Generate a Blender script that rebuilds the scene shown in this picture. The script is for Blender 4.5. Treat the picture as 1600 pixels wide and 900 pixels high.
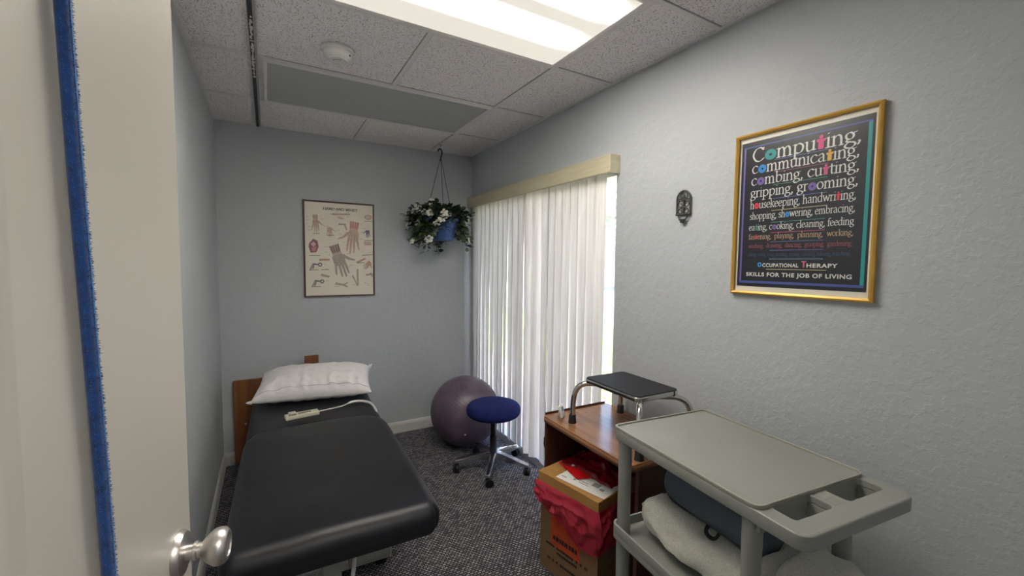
import bpy, bmesh, math, random
from mathutils import Vector, Matrix, noise
R = math.radians
PI = math.pi
rnd = random.Random(7)
S = bpy.context.scene
COL = S.collection
for o in list(bpy.data.objects):
    bpy.data.objects.remove(o)

# ------------------------------------------------------------------ camera
CAM_H = 1.429
yaw, pit, rol = .5255, -.06, .01
Fv = Vector((math.sin(yaw)*math.cos(pit), math.cos(yaw)*math.cos(pit), math.sin(pit)))
r0 = Vector((math.cos(yaw), -math.sin(yaw), 0)); u0 = r0.cross(Fv)
Rv = r0*math.cos(rol) + u0*math.sin(rol); Uv = u0*math.cos(rol) - r0*math.sin(rol)
cd = bpy.data.cameras.new('camera'); cam = bpy.data.objects.new('camera', cd); COL.objects.link(cam)
cam.matrix_world = Matrix(((Rv.x, Uv.x, -Fv.x, 0), (Rv.y, Uv.y, -Fv.y, 0), (Rv.z, Uv.z, -Fv.z, CAM_H), (0, 0, 0, 1)))
cd.sensor_fit = 'HORIZONTAL'; cd.sensor_width = 36; cd.lens = 36*658.67/1600; cd.clip_start = .02
S.camera = cam

# ------------------------------------------------------------------ world, sun, exposure
S.view_settings.view_transform = 'Standard'; S.view_settings.look = 'None'
S.view_settings.gamma = 1; S.view_settings.use_curve_mapping = False
S.view_settings.exposure = 1.46
FIX_BASE, FIX_TUBE = .26, 15          # ceiling fixture: diffuser glow, tube streaks
HALL_FILL = 9  # strength of the added fill panel behind the camera
SKY = .165
SUN = 8.0
w = bpy.data.worlds.new('sky'); S.world = w; w.use_nodes = True
nt = w.node_tree; nt.nodes.clear()
sk = nt.nodes.new('ShaderNodeTexSky'); sk.sky_type = 'NISHITA'; sk.sun_disc = False
sk.sun_elevation = R(58); sk.sun_rotation = R(200)
bg = nt.nodes.new('ShaderNodeBackground'); bg.inputs[1].default_value = SKY*3
ow = nt.nodes.new('ShaderNodeOutputWorld')
tint = nt.nodes.new('ShaderNodeMix'); tint.data_type = 'RGBA'; tint.blend_type = 'MULTIPLY'; tint.inputs['Factor'].default_value = 1
tint.inputs['B'].default_value = (1.10, 1.0, .93, 1); nt.links.new(sk.outputs[0], tint.inputs['A']); nt.links.new(tint.outputs['Result'], bg.inputs[0]); nt.links.new(bg.outputs[0], ow.inputs[0])
sd = bpy.data.lights.new('sun', 'SUN'); sd.energy = SUN; sd.angle = R(.6); sd.color = (1, .95, .90)
sun = bpy.data.objects.new('sun', sd); COL.objects.link(sun)
sun.rotation_euler = Vector((.32, .45, -1)).to_track_quat('-Z', 'Y').to_euler(); sun.location = (-4, -4, 8)

# ------------------------------------------------------------------ materials
def lin(c):
    return tuple((v/255/12.92 if v/255 <= .04045 else ((v/255+.055)/1.055)**2.4) for v in c)
class NB:
    def __init__(s, name):
        s.m = bpy.data.materials.new(name); s.m.use_nodes = True; s.t = s.m.node_tree
        s.b = s.t.nodes['Principled BSDF']; s.out = s.t.nodes['Material Output']
    def n(s, typ, **kw):
        x = s.t.nodes.new(typ)
        for k, v in kw.items():
            if k[0] == '_': setattr(x, k[1:], v)
            else:
                key = int(k[1:]) if k[0] == 'i' and k[1:].isdigit() else k.replace('_', ' ')
                x.inputs[key].default_value = v
        return x
    def l(s, a, b): s.t.links.new(a, b)
    def coord(s, scale=(1, 1, 1), rot=(0, 0, 0)):
        tc = s.n('ShaderNodeTexCoord'); mp = s.n('ShaderNodeMapping'); mp.inputs['Scale'].default_value = scale; mp.inputs['Rotation'].default_value = rot
        s.l(tc.outputs['Object'], mp.inputs[0]); return mp.outputs[0]
    def ramp(s, fac, stops, interp='LINEAR'):
        r = s.n('ShaderNodeValToRGB'); e = r.color_ramp.elements; r.color_ramp.interpolation = interp
        while len(e) < len(stops): e.new(.5)
        for q, (p, c) in zip(e, stops): q.position = p; q.color = (*c, 1) if len(c) == 3 else c
        s.l(fac, r.inputs[0]); return r.outputs[0]
    def noise(s, co, scale, detail=3, rough=.5):
        x = s.n('ShaderNodeTexNoise', Scale=scale, Detail=detail, Roughness=rough); s.l(co, x.inputs['Vector']); return x.outputs['Fac']
    def bump(s, h, strength, dist=.002, normal=None):
        x = s.n('ShaderNodeBump', Strength=strength, Distance=dist); s.l(h, x.inputs['Height'])
        if normal: s.l(normal, x.inputs['Normal'])
        s.l(x.outputs[0], s.b.inputs['Normal']); return x.outputs[0]
def plain(name, c, rough=.5, metal=0, vary=.08, scale=6, bump=0, bscale=200, coat=0, spec=.5, sheen=0, stretch=(1, 1, 1)):
    k = NB(name); co = k.coord(stretch); L = lin(c)
    f = k.noise(co, scale, 4)
    col = k.ramp(f, [(.3, tuple(v*(1-vary) for v in L)), (.7, tuple(min(1, v*(1+vary)) for v in L))])
    k.l(col, k.b.inputs['Base Color']); k.b.inputs['Roughness'].default_value = rough; k.b.inputs['Metallic'].default_value = metal
    k.b.inputs['Specular IOR Level'].default_value = spec
    if coat: k.b.inputs['Coat Weight'].default_value = coat; k.b.inputs['Coat Roughness'].default_value = .05
    if sheen: k.b.inputs['Sheen Weight'].default_value = sheen
    if bump: k.bump(k.noise(co, bscale, 3), bump)
    return k.m
def m_wall(name, c):
    k = NB(name); co = k.coord(); L = lin(c)
    n1 = k.noise(co, 2.2, 3); k.l(k.ramp(n1, [(.3, tuple(v*.96 for v in L)), (.7, tuple(v*1.03 for v in L))]), k.b.inputs['Base Color'])
    n2 = k.noise(co, 26, 5, .62); patch = k.ramp(n2, [(.47, (0, 0, 0)), (.56, (1, 1, 1))])
    n3 = k.noise(co, 130, 3); mx = k.n('ShaderNodeMath', _operation='MULTIPLY_ADD'); k.l(n3, mx.inputs[0]); mx.inputs[1].default_value = .35; k.l(patch, mx.inputs[2])
    k.bump(mx.outputs[0], .34, .0022); k.b.inputs['Roughness'].default_value = .5; k.b.inputs['Specular IOR Level'].default_value = .35
    return k.m
def m_tile():
    k = NB('acoustic tile'); co = k.coord(); L = lin((240, 235, 235))
    v = k.n('ShaderNodeTexVoronoi', Scale=135, Randomness=1.0); k.l(co, v.inputs['Vector'])
    n = k.noise(co, 100, 2); mu = k.n('ShaderNodeMath', _operation='MULTIPLY_ADD'); k.l(n, mu.inputs[0]); mu.inputs[1].default_value = -.55; k.l(v.outputs['Distance'], mu.inputs[2])
    pit_ = k.ramp(mu.outputs[0], [(0.0, (0, 0, 0)), (.05, (1, 1, 1))])
    mix = k.n('ShaderNodeMix', _data_type='RGBA'); k.l(pit_, mix.inputs['Factor']); mix.inputs['A'].default_value = (*[q*.5 for q in L], 1); mix.inputs['B'].default_value = (*L, 1)
    k.l(mix.outputs['Result'], k.b.inputs['Base Color']); k.b.inputs['Roughness'].default_value = .9
    f = k.noise(co, 160, 2); ad = k.n('ShaderNodeMath', _operation='MULTIPLY_ADD'); k.l(f, ad.inputs[0]); ad.inputs[1].default_value = .3; k.l(pit_, ad.inputs[2])
    k.bump(ad.outputs[0], .4, .002)
    return k.m
def m_carpet():
    k = NB('loop carpet'); co = k.coord((1, 1, 1), (0, 0, R(2)))
    br = k.n('ShaderNodeTexBrick', Scale=1.0); k.l(co, br.inputs['Vector'])
    br.inputs['Color1'].default_value = (1, 1, 1, 1); br.inputs['Color2'].default_value = (.55, .55, .55, 1); br.inputs['Mortar'].default_value = (0, 0, 0, 1)
    br.inputs['Brick Width'].default_value = .021; br.inputs['Row Height'].default_value = .0125; br.inputs['Mortar Size'].default_value = .0036; br.inputs['Mortar Smooth'].default_value = .6
    n = k.noise(co, 170, 3, .7); n2 = k.noise(co, 14, 3)
    mu = k.n('ShaderNodeMath', _operation='MULTIPLY'); k.l(br.outputs['Color'], mu.inputs[0]); k.l(n, mu.inputs[1])
    m2 = k.n('ShaderNodeMath', _operation='MULTIPLY_ADD'); k.l(n2, m2.inputs[0]); m2.inputs[1].default_value = .16; k.l(mu.outputs[0], m2.inputs[2])
    k.l(k.ramp(m2.outputs[0], [(.10, lin((50, 49, 55))), (.34, lin((92, 90, 95))), (.62, lin((186, 182, 181)))]), k.b.inputs['Base Color'])
    k.b.inputs['Roughness'].default_value = .95; k.b.inputs['Specular IOR Level'].default_value = .1
    k.bump(m2.outputs[0], .8, .005)
    return k.m
def m_wood(name, dark, light, rough=.3, axis=1, scale=1.0):
    k = NB(name); st = [34, 34, 34]; st[axis] = 2.2; co = k.coord(tuple(q*scale for q in st))
    n = k.noise(co, 1.0, 5, .6); n2 = k.noise(co, 6, 2)
    ad = k.n('ShaderNodeMath', _operation='MULTIPLY_ADD'); k.l(n2, ad.inputs[0]); ad.inputs[1].default_value = .25; k.l(n, ad.inputs[2])
    k.l(k.ramp(ad.outputs[0], [(.4, lin(dark)), (.78, lin(light))]), k.b.inputs['Base Color']); k.b.inputs['Roughness'].default_value = rough
    k.bump(n2, .08, .001); return k.m
def m_slat():
    k = NB('blind slat vinyl'); co = k.coord((60, 60, 2.5))
    n = k.noise(co, 1, 4, .6); c = k.ramp(n, [(.3, lin((222, 214, 212))), (.7, lin((244, 240, 238)))])
    d = k.n('ShaderNodeBsdfDiffuse'); t = k.n('ShaderNodeBsdfTranslucent'); k.l(c, d.inputs[0]); k.l(c, t.inputs[0])
    mx = k.n('ShaderNodeMixShader'); mx.inputs[0].default_value = .14; k.l(d.outputs[0], mx.inputs[1]); k.l(t.outputs[0], mx.inputs[2]); k.l(mx.outputs[0], k.out.inputs[0]); return k.m
def m_glass():
    k = NB('window glass'); k.t.nodes.remove(k.b)
    g = k.n('ShaderNodeBsdfGlossy', Roughness=.02); t = k.n('ShaderNodeBsdfTransparent'); t.inputs[0].default_value = (.95, .95, .95, 1)
    mx = k.n('ShaderNodeMixShader'); mx.inputs[0].default_value = .07; k.l(t.outputs[0], mx.inputs[1]); k.l(g.outputs[0], mx.inputs[2]); k.l(mx.outputs[0], k.out.inputs[0]); return k.m
def m_tubelight():
    # lens panel of a two-tube fluorescent troffer: brighter along its tubes (x), fading beyond the tube ends
    k = NB('lit fixture lens'); tc = k.n('ShaderNodeTexCoord'); sp = k.n('ShaderNodeSeparateXYZ'); k.l(tc.outputs['Object'], sp.inputs[0])
    def streak(y0):
        a = k.n('ShaderNodeMath', _operation='SUBTRACT'); k.l(sp.outputs[1], a.inputs[0]); a.inputs[1].default_value = y0
        b = k.n('ShaderNodeMath', _operation='ABSOLUTE'); k.l(a.outputs[0], b.inputs[0])
        c = k.n('ShaderNodeMapRange'); c.interpolation_type = 'SMOOTHERSTEP'; k.l(b.outputs[0], c.inputs[0]); c.inputs[1].default_value = 0; c.inputs[2].default_value = .095; c.inputs[3].default_value = 1; c.inputs[4].default_value = 0
        return c.outputs[0]
    ad = k.n('ShaderNodeMath', _operation='ADD'); k.l(streak(-.175), ad.inputs[0]); k.l(streak(.065), ad.inputs[1])
    ax = k.n('ShaderNodeMath', _operation='ABSOLUTE'); k.l(sp.outputs[0], ax.inputs[0])
    en = k.n('ShaderNodeMapRange'); en.interpolation_type = 'SMOOTHSTEP'; k.l(ax.outputs[0], en.inputs[0]); en.inputs[1].default_value = .40; en.inputs[2].default_value = .56; en.inputs[3].default_value = 1; en.inputs[4].default_value = 0.03
    mu = k.n('ShaderNodeMath', _operation='MULTIPLY'); k.l(ad.outputs[0], mu.inputs[0]); k.l(en.outputs[0], mu.inputs[1])
    st = k.n('ShaderNodeMath', _operation='MULTIPLY_ADD'); k.l(mu.outputs[0], st.inputs[0]); st.inputs[1].default_value = FIX_TUBE; st.inputs[2].default_value = FIX_BASE
    k.b.inputs['Base Color'].default_value = (.45, .44, .41, 1); k.b.inputs['Emission Color'].default_value = (1.0, .94, .83, 1); k.l(st.outputs[0], k.b.inputs['Emission Strength']); return k.m
def m_emit(name, c, s):
    k = NB(name); k.b.inputs['Base Color'].default_value = (.8, .8, .8, 1); k.b.inputs['Emission Color'].default_value = (*c, 1); k.b.inputs['Emission Strength'].default_value = s; return k.m
def m_bag(name, c, alpha=.75):
    k = NB(name); k.b.inputs['Base Color'].default_value = (*lin(c), 1); k.b.inputs['Roughness'].default_value = .22; k.b.inputs['Transmission Weight'].default_value = 0
    t = k.n('ShaderNodeBsdfTransparent'); t.inputs[0].default_value = (.75, .08, .08, 1)
    mx = k.n('ShaderNodeMixShader'); mx.inputs[0].default_value = alpha; k.l(t.outputs[0], mx.inputs[1]); k.l(k.b.outputs[0], mx.inputs[2]); k.l(mx.outputs[0], k.out.inputs[0])
    co = k.coord(); k.bump(k.noise(co, 30, 3), .3, .006); return k.m
def m_vinyl():
    k = NB('black vinyl'); co = k.coord(); n = k.noise(co, 5, 4)
    k.l(k.ramp(n, [(.3, lin((20, 21, 26))), (.7, lin((29, 30, 37)))]), k.b.inputs['Base Color'])
    k.b.inputs['Roughness'].default_value = .42; k.b.inputs['Specular IOR Level'].default_value = .4
    v = k.n('ShaderNodeTexVoronoi', Scale=420); k.l(co, v.inputs['Vector']); b1 = k.bump(v.outputs['Distance'], .12, .001)
    k.bump(k.noise(co, 9, 3), .12, .01, b1); return k.m
def m_ball():
    k = NB('purple rubber'); co = k.coord(); n = k.noise(co, 9, 4); k.l(k.ramp(n, [(.3, lin((84, 71, 88))), (.7, lin((106, 90, 104)))]), k.b.inputs['Base Color'])
    k.b.inputs['Roughness'].default_value = .36; wv = k.n('ShaderNodeTexWave', Scale=16, Distortion=.3); wv.bands_direction = 'Z'; k.l(co, wv.inputs['Vector'])
    k.bump(wv.outputs['Fac'], .25, .002); return k.m
def m_fleece():
    k = NB('white fleece'); co = k.coord(); n = k.noise(co, 240, 4, .7); k.l(k.ramp(n, [(.3, lin((196, 195, 184))), (.7, lin((232, 231, 222)))]), k.b.inputs['Base Color'])
    k.b.inputs['Roughness'].default_value = 1; k.b.inputs['Sheen Weight'].default_value = .4; k.b.inputs['Specular IOR Level'].default_value = .1; k.bump(n, .7, .004); return k.m
def m_lawn():
    k = NB('lawn'); co = k.coord(); n = k.noise(co, 3, 5); k.l(k.ramp(n, [(.3, lin((120, 140, 60))), (.7, lin((165, 180, 95)))]), k.b.inputs['Base Color']); k.b.inputs['Roughness'].default_value = 1; return k.m

M = {}
M['wall'] = m_wall('grey wall paint', (184, 188, 193)); M['tile'] = m_tile(); M['carpet'] = m_carpet()
M['tbar'] = plain('ceiling grid white', (226, 222, 220), .5, vary=.04); M['base'] = plain('baseboard paint', (205, 204, 200), .4, vary=.04)
M['door'] = plain('door paint', (188, 184, 176), .35, vary=.015, scale=1.2); M['jamb'] = plain('jamb paint', (188, 185, 180), .4, vary=.03)
M['nickel'] = plain('satin nickel', (210, 206, 202), .36, 1, .03); M['chrome'] = plain('chrome', (214, 212, 208), .12, 1, .03)
M['alu'] = plain('polished aluminium', (205, 206, 210), .22, 1, .05)
M['blackplastic'] = plain('black plastic', (22, 22, 25), .4); M['rubber'] = plain('black rubber', (20, 20, 21), .6)
M['darkmetal'] = plain('dark scuffed metal', (58, 58, 64), .5, .3, .5, 60); M['lightmetal'] = plain('grey painted metal', (168, 167, 168), .4)
M['slat'] = m_slat(); M['glass'] = m_glass(); M['vinyl'] = m_vinyl(); M['ball'] = m_ball(); M['fleece'] = m_fleece()
M['valance'] = m_wood('valance wood print', (184, 175, 146), (208, 201, 176), .35, 1, .6)
M['lens_on'] = m_tubelight(); M['lens_off'] = plain('unlit lens', (176, 178, 177), .35, vary=.03, bump=.15, bscale=500)
M['blue_fabric'] = plain('blue stool fabric', (27, 38, 92), .9, vary=.14, scale=40, bump=.3, bscale=500, spec=.2)
M['blue_fuzz'] = plain('blue fuzzy strap', (15, 60, 120), .9, vary=.3, scale=120, sheen=.3); M['blue_seam'] = plain('pale blue seam', (44, 108, 175), .8)
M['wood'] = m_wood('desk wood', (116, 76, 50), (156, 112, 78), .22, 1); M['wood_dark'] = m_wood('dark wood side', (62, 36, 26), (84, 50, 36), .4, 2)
M['wood_edge'] = m_wood('desk edge', (112, 72, 46), (150, 106, 74), .35, 1); M['wood_head'] = m_wood('headboard wood', (112, 68, 40), (140, 88, 54), .4, 2)
M['cart'] = plain('grey moulded plastic', (144, 146, 140), .42, vary=.05, scale=5, bump=.2, bscale=700); M['cartlip'] = plain('worn grey plastic edge', (152, 151, 141), .4)
M['pad'] = plain('black rubber tread', (28, 28, 32), .7, bump=.4, bscale=450)
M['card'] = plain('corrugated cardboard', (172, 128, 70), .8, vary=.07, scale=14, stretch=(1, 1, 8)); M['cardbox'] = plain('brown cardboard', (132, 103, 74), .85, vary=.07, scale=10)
M['redbag'] = m_bag('red bag film', (206, 64, 84), .58); M['redbag_dark'] = m_bag('dark red bag film', (120, 10, 26), .9); M['redcloth'] = plain('bright red film', (205, 26, 28), .35, bump=.3, bscale=30)
M['paper'] = plain('white paper', (226, 226, 222), .7, vary=.02); M['ink'] = plain('dark print', (42, 38, 40), .7); M['greyink_shade'] = plain('grey print and shadow line', (150, 150, 150), .7)
M['orangelabel'] = plain('orange print', (186, 72, 36), .8, vary=.15, scale=30); M['boxink'] = plain('faded box print', (50, 36, 26), .85)
M['pillow'] = plain('white cotton', (232, 229, 229), .85, vary=.02, bump=.15, bscale=900)
M['beige'] = plain('beige plastic', (206, 203, 184), .45, vary=.03); M['beigedark'] = plain('handset label', (120, 112, 96), .5); M['cablewhite'] = plain('white cable', (214, 212, 212), .45)
M['tableframe'] = plain('grey enamel', (160, 164, 158), .4); M['tableframe2'] = plain('light enamel', (196, 196, 192), .4)
M['gold'] = plain('gold frame', (206, 164, 78), .35, .3, .06, 20); M['blackprint'] = plain('black poster', (33, 34, 42), .28, vary=.03, coat=.35)
M['mat'] = plain('poster margin', (222, 218, 206), .4, vary=.02, coat=.3)
PC = dict(white=(214, 214, 210), teal=(44, 150, 150), pink=(222, 70, 130), gold=(220, 170, 70), blue=(50, 140, 215), purple=(120, 96, 170), lav=(112, 100, 168), rose=(200, 90, 130),
          red=(224, 66, 84), tan=(184, 160, 128), brick=(156, 84, 98), dim=(62, 86, 116), steel=(92, 116, 176), cream=(206, 190, 140), green=(70, 150, 130), border=(74, 88, 156), mist=(140, 170, 190))
for k_, c_ in PC.items(): M['p_'+k_] = plain('poster ink '+k_, c_, .35, vary=.02)
M['brownframe'] = plain('brown frame', (74, 44, 36), .4); M['creampaper'] = plain('cream paper', (230, 222, 208), .45, vary=.02)
HC = dict(flesh=(206, 172, 160), bone=(186, 166, 150), grey=(168, 158, 150), red=(190, 134, 130), maroon=(150, 98, 110), blue=(104, 112, 132), line=(140, 128, 124), tan=(190, 156, 128), pale=(202, 176, 162))
for k_, c_ in HC.items(): M['h_'+k_] = plain('chart ink '+k_, c_, .5, vary=.1, scale=60)
M['iron'] = plain('wrought iron', (74, 74, 68), .55, .5, .2, 60)
M['pot'] = plain('blue plastic pot', (62, 92, 150), .4, vary=.06); M['hookblue'] = plain('dark blue plastic hook', (38, 52, 84), .4); M['wire'] = plain('hanger wire', (70, 74, 88), .4, .4)
M['leaf'] = plain('dark green leaf', (42, 58, 42), .45, vary=.45, scale=9); M['leaf2'] = plain('light green leaf', (98, 116, 78), .5, vary=.3, scale=9); M['petal'] = plain('white petal', (226, 224, 218), .7); M['soil'] = plain('potting moss', (48, 42, 32), .95, vary=.3, scale=50)
M['mat_blue'] = plain('slate foam', (86, 96, 107), .75, vary=.06, bump=.2, bscale=300); M['strapblack'] = plain('black strap', (16, 16, 18), .6)
M['plasticwhite'] = plain('white plastic', (222, 220, 214), .4, vary=.02); M['lcd'] = plain('grey display', (82, 92, 98), .25)
M['lawn'] = m_lawn(); M['patio'] = plain('patio concrete', (205, 178, 168), .9, vary=.08); M['drive'] = plain('pale concrete', (222, 220, 216), .9, vary=.05); M['asphalt'] = plain('asphalt', (140, 142, 146), .9)
M['stucco'] = plain('white stucco', (235, 226, 222), .9); M['roof'] = plain('grey shingles', (120, 112, 108), .9, vary=.2, scale=3); M['treeleaf'] = plain('tree foliage', (176, 186, 166), .9, vary=.4, scale=2); M['bark'] = plain('bark', (98, 84, 70), .9)

# ------------------------------------------------------------------ helpers
def tag(o, label, cat, group=None):
    o['label'] = label; o['category'] = cat
    if group: o['group'] = group
    return o
def thing(name, label, cat, loc=(0, 0, 0), rotz=0, group=None):
    o = bpy.data.objects.new(name, None); COL.objects.link(o); o.location = loc; o.rotation_euler = (0, 0, rotz); o.empty_display_size = .05
    return tag(o, label, cat, group)
def obj(name, bm, mat, parent=None, smooth=False, label=None, angle=40):
    me = bpy.data.meshes.new(name); bmesh.ops.recalc_face_normals(bm, faces=bm.faces) if not getattr(bm, 'tag_norecalc', False) else None
    bm.to_mesh(me); bm.free(); me.materials.append(M[mat] if isinstance(mat, str) else mat)
    if smooth:
        for p in me.polygons: p.use_smooth = True
        try: me.set_sharp_from_angle(angle=R(angle))
        except Exception: pass
    o = bpy.data.objects.new(name, me); COL.objects.link(o)
    if parent: o.parent = parent
    if label: o['label'] = label
    return o
def struct(name, bm, mat, parent=None, **k):
    o = obj(name, bm, mat, parent, **k)
    if not parent: o['kind'] = 'structure'
    return o
def nb(): return bmesh.new()
def add(bm, vs, fs, mtx=None):
    v = [bm.verts.new(mtx @ Vector(p) if mtx else Vector(p)) for p in vs]
    for f in fs:
        try: bm.faces.new([v[i] for i in f])
        except ValueError: pass
    return v
BF = ((0, 3, 2, 1), (4, 5, 6, 7), (0, 1, 5, 4), (1, 2, 6, 5), (2, 3, 7, 6), (3, 0, 4, 7))
def box(bm, x0, x1, y0, y1, z0, z1, mtx=None):
    add(bm, ((x0, y0, z0), (x1, y0, z0), (x1, y1, z0), (x0, y1, z0), (x0, y0, z1), (x1, y0, z1), (x1, y1, z1), (x0, y1, z1)), BF, mtx); return bm
def rbox(x0, x1, y0, y1, z0, z1, r=.004, seg=2, bm=None, mtx=None):
    t = nb(); box(t, x0, x1, y0, y1, z0, z1)
    bmesh.ops.bevel(t, geom=t.edges[:], offset=r, segments=seg, profile=.5, affect='EDGES', clamp_overlap=True)
    if mtx: bmesh.ops.transform(t, matrix=mtx, verts=t.verts)
    if bm is None: return t
    merge(bm, t); return bm
def merge(bm, t):
    t.verts.index_update(); v = [bm.verts.new(q.co) for q in t.verts]
    for f in t.faces:
        try: bm.faces.new([v[q.index] for q in f.verts])
        except ValueError: pass
    t.free()
def frame_of(d, up=Vector((0, 0, 1))):
    d = d.normalized()
    if abs(d.dot(up)) > .98: up = Vector((1, 0, 0))
    a = d.cross(up).normalized(); return a, a.cross(d).normalized()
def tube(bm, pts, r, n=10, cap=True, flat=1.0):
    pts = [Vector(p) for p in pts]; rs = r if isinstance(r, (list, tuple)) else [r]*len(pts); rings = []; A = None
    for i, p in enumerate(pts):
        d = (pts[min(i+1, len(pts)-1)]-pts[max(i-1, 0)])
        if A is None: A, B = frame_of(d)
        else:
            dn = d.normalized(); A = (A-dn*A.dot(dn)).normalized(); B = A.cross(dn).normalized()
        rings.append([bm.verts.new(p+A*rs[i]*math.cos(2*PI*k/n)+B*rs[i]*flat*math.sin(2*PI*k/n)) for k in range(n)])
    for a, b in zip(rings, rings[1:]):
        for k in range(n): bm.faces.new((a[k], a[(k+1) % n], b[(k+1) % n], b[k]))
    if cap: bm.faces.new(rings[0][::-1]); bm.faces.new(rings[-1])
    return bm
def spline(pts, n=8):
    P = [Vector(p) for p in pts]; P = [P[0]*2-P[1]]+P+[P[-1]*2-P[-2]]; out = []
    for i in range(1, len(P)-2):
        for k in range(n):
            t = k/n; a, b, c, d = P[i-1:i+3]
            out.append(.5*((2*b)+(c-a)*t+(2*a-5*b+4*c-d)*t*t+(3*b-a-3*c+d)*t**3))
    out.append(P[-2]); return out
def lathe(bm, prof, n=24, mtx=None, sx=1):
    rings = []
    for r, z in prof:
        rings.append([bm.verts.new((mtx or Matrix()) @ Vector((r*math.cos(2*PI*k/n), r*math.sin(2*PI*k/n)*sx, z))) for k in range(n)] if r > 1e-6 else [bm.verts.new((mtx or Matrix()) @ Vector((0, 0, z)))])
    for a, b in zip(rings, rings[1:]):
        for k in range(n):
            k2 = (k+1) % n
            f = (a[k], a[k2], b[k2], b[k]) if len(a) > 1 and len(b) > 1 else ((a[0], b[k2], b[k]) if len(b) > 1 else (a[k], a[k2], b[0]))
            if len(a) > 1 or len(b) > 1: bm.faces.new(f)
    for e in (rings[0], rings[-1]):
        if len(e) > 1: bm.faces.new(e)
    return bm
def rrect(x0, x1, y0, y1, r, n=5):
    out = []
    for cx, cy, a in ((x1-r, y1-r, 0), (x0+r, y1-r, 90), (x0+r, y0+r, 180), (x1-r, y0+r, 270)):
        for k in range(n+1): t = R(a+90*k/n); out.append((cx+r*math.cos(t), cy+r*math.sin(t)))
    return out
def prism(outlines, z0, z1, bevel=0, bm=None, mtx=None):
    """flat slab from 2-D outlines (inner ones are holes), via a filled curve"""
    cu = bpy.data.curves.new('t', 'CURVE'); cu.dimensions = '2D'; cu.fill_mode = 'BOTH'; cu.extrude = (z1-z0)/2-bevel; cu.bevel_depth = bevel; cu.bevel_resolution = 2; cu.offset = -bevel
    for ol in outlines:
        s = cu.splines.new('POLY'); s.points.add(len(ol)-1); s.use_cyclic_u = True
        for p, q in zip(s.points, ol): p.co = (q[0], q[1], 0, 1)
    o = bpy.data.objects.new('t', cu); COL.objects.link(o); dg = bpy.context.evaluated_depsgraph_get(); me = bpy.data.meshes.new_from_object(o.evaluated_get(dg))
    t = nb(); t.from_mesh(me); bpy.data.objects.remove(o); bpy.data.curves.remove(cu); bpy.data.meshes.remove(me)
    bmesh.ops.remove_doubles(t, verts=t.verts, dist=1e-5)
    mm = Matrix.Translation((0, 0, (z0+z1)/2)); mm = mtx @ mm if mtx else mm
    bmesh.ops.transform(t, matrix=mm, verts=t.verts)
    if bm is None: return t
    merge(bm, t); return bm
def xf(loc=(0, 0, 0), rx=0, ry=0, rz=0):
    return Matrix.Translation(loc) @ Matrix.Rotation(R(rz), 4, 'Z') @ Matrix.Rotation(R(ry), 4, 'Y') @ Matrix.Rotation(R(rx), 4, 'X')
def grid(bm, nu, nv, fn, closed_u=False):
    g = [[bm.verts.new(fn(i/(nu if closed_u else nu-1), j/(nv-1))) for j in range(nv)] for i in range(nu)]
    for i in range(nu if closed_u else nu-1):
        for j in range(nv-1):
            i2 = (i+1) % nu; bm.faces.new((g[i][j], g[i2][j], g[i2][j+1], g[i][j+1]))
    return g
def fbm(p, s, o=3): return noise.fractal(Vector(p)*s, 1.0, 2.0, o)

# ------------------------------------------------------------------ room shell
XR, XL, YB, HC_ = 1.578, -.289, 3.458, 2.359
struct('floor', box(nb(), XL-.1, XR+.1, -.12, YB+.1, -.06, 0), 'carpet')
struct('wall_back', box(nb(), XL-.1, XR+.1, YB, YB+.1, -.06, HC_+.1), 'wall')
struct('wall_left', box(nb(), XL-.1, XL, -.12, YB, -.06, HC_+.1), 'wall')
WY0, WY1, WZ1 = 1.648, 3.37, 1.955
b = nb(); box(b, XR, XR+.12, -.12, WY0, -.06, HC_+.1); box(b, XR, XR+.12, WY1, YB, -.06, HC_+.1); box(b, XR, XR+.12, WY0, WY1, WZ1, HC_+.1)
struct('wall_right', b, 'wall')
DX0, DX1, DZ = -.245, .60, 2.06
b = nb(); box(b, XL, DX0, -.12, 0, -.06, HC_+.1); box(b, DX1, XR, -.12, 0, -.06, HC_+.1); box(b, DX0, DX1, -.12, 0, DZ, HC_+.1)
struct('wall_front', b, 'wall')
struct('ceiling', box(nb(), XL-.1, XR+.1, -.12, YB+.1, HC_+.004, HC_+.1), 'tile')
# hallway the photographer stands in
struct('floor_hallway', box(nb(), -1.2, 1.9, -1.6, -.12, -.06, 0), 'carpet')
b = nb(); box(b, -1.2, 1.9, -1.7, -1.6, 0, HC_); box(b, -1.3, -1.2, -1.6, -.12, 0, HC_); box(b, 1.9, 2.0, -1.6, -.12, 0, HC_); box(b, -1.2, XL, -.12, -.02, 0, HC_); box(b, XR, 1.9, -.12, -.02, 0, HC_)
struct('wall_hallway', b, 'wall')
struct('ceiling_hallway', box(nb(), -1.3, 2.0, -1.7, -.12, HC_, HC_+.1), 'tile')
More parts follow.
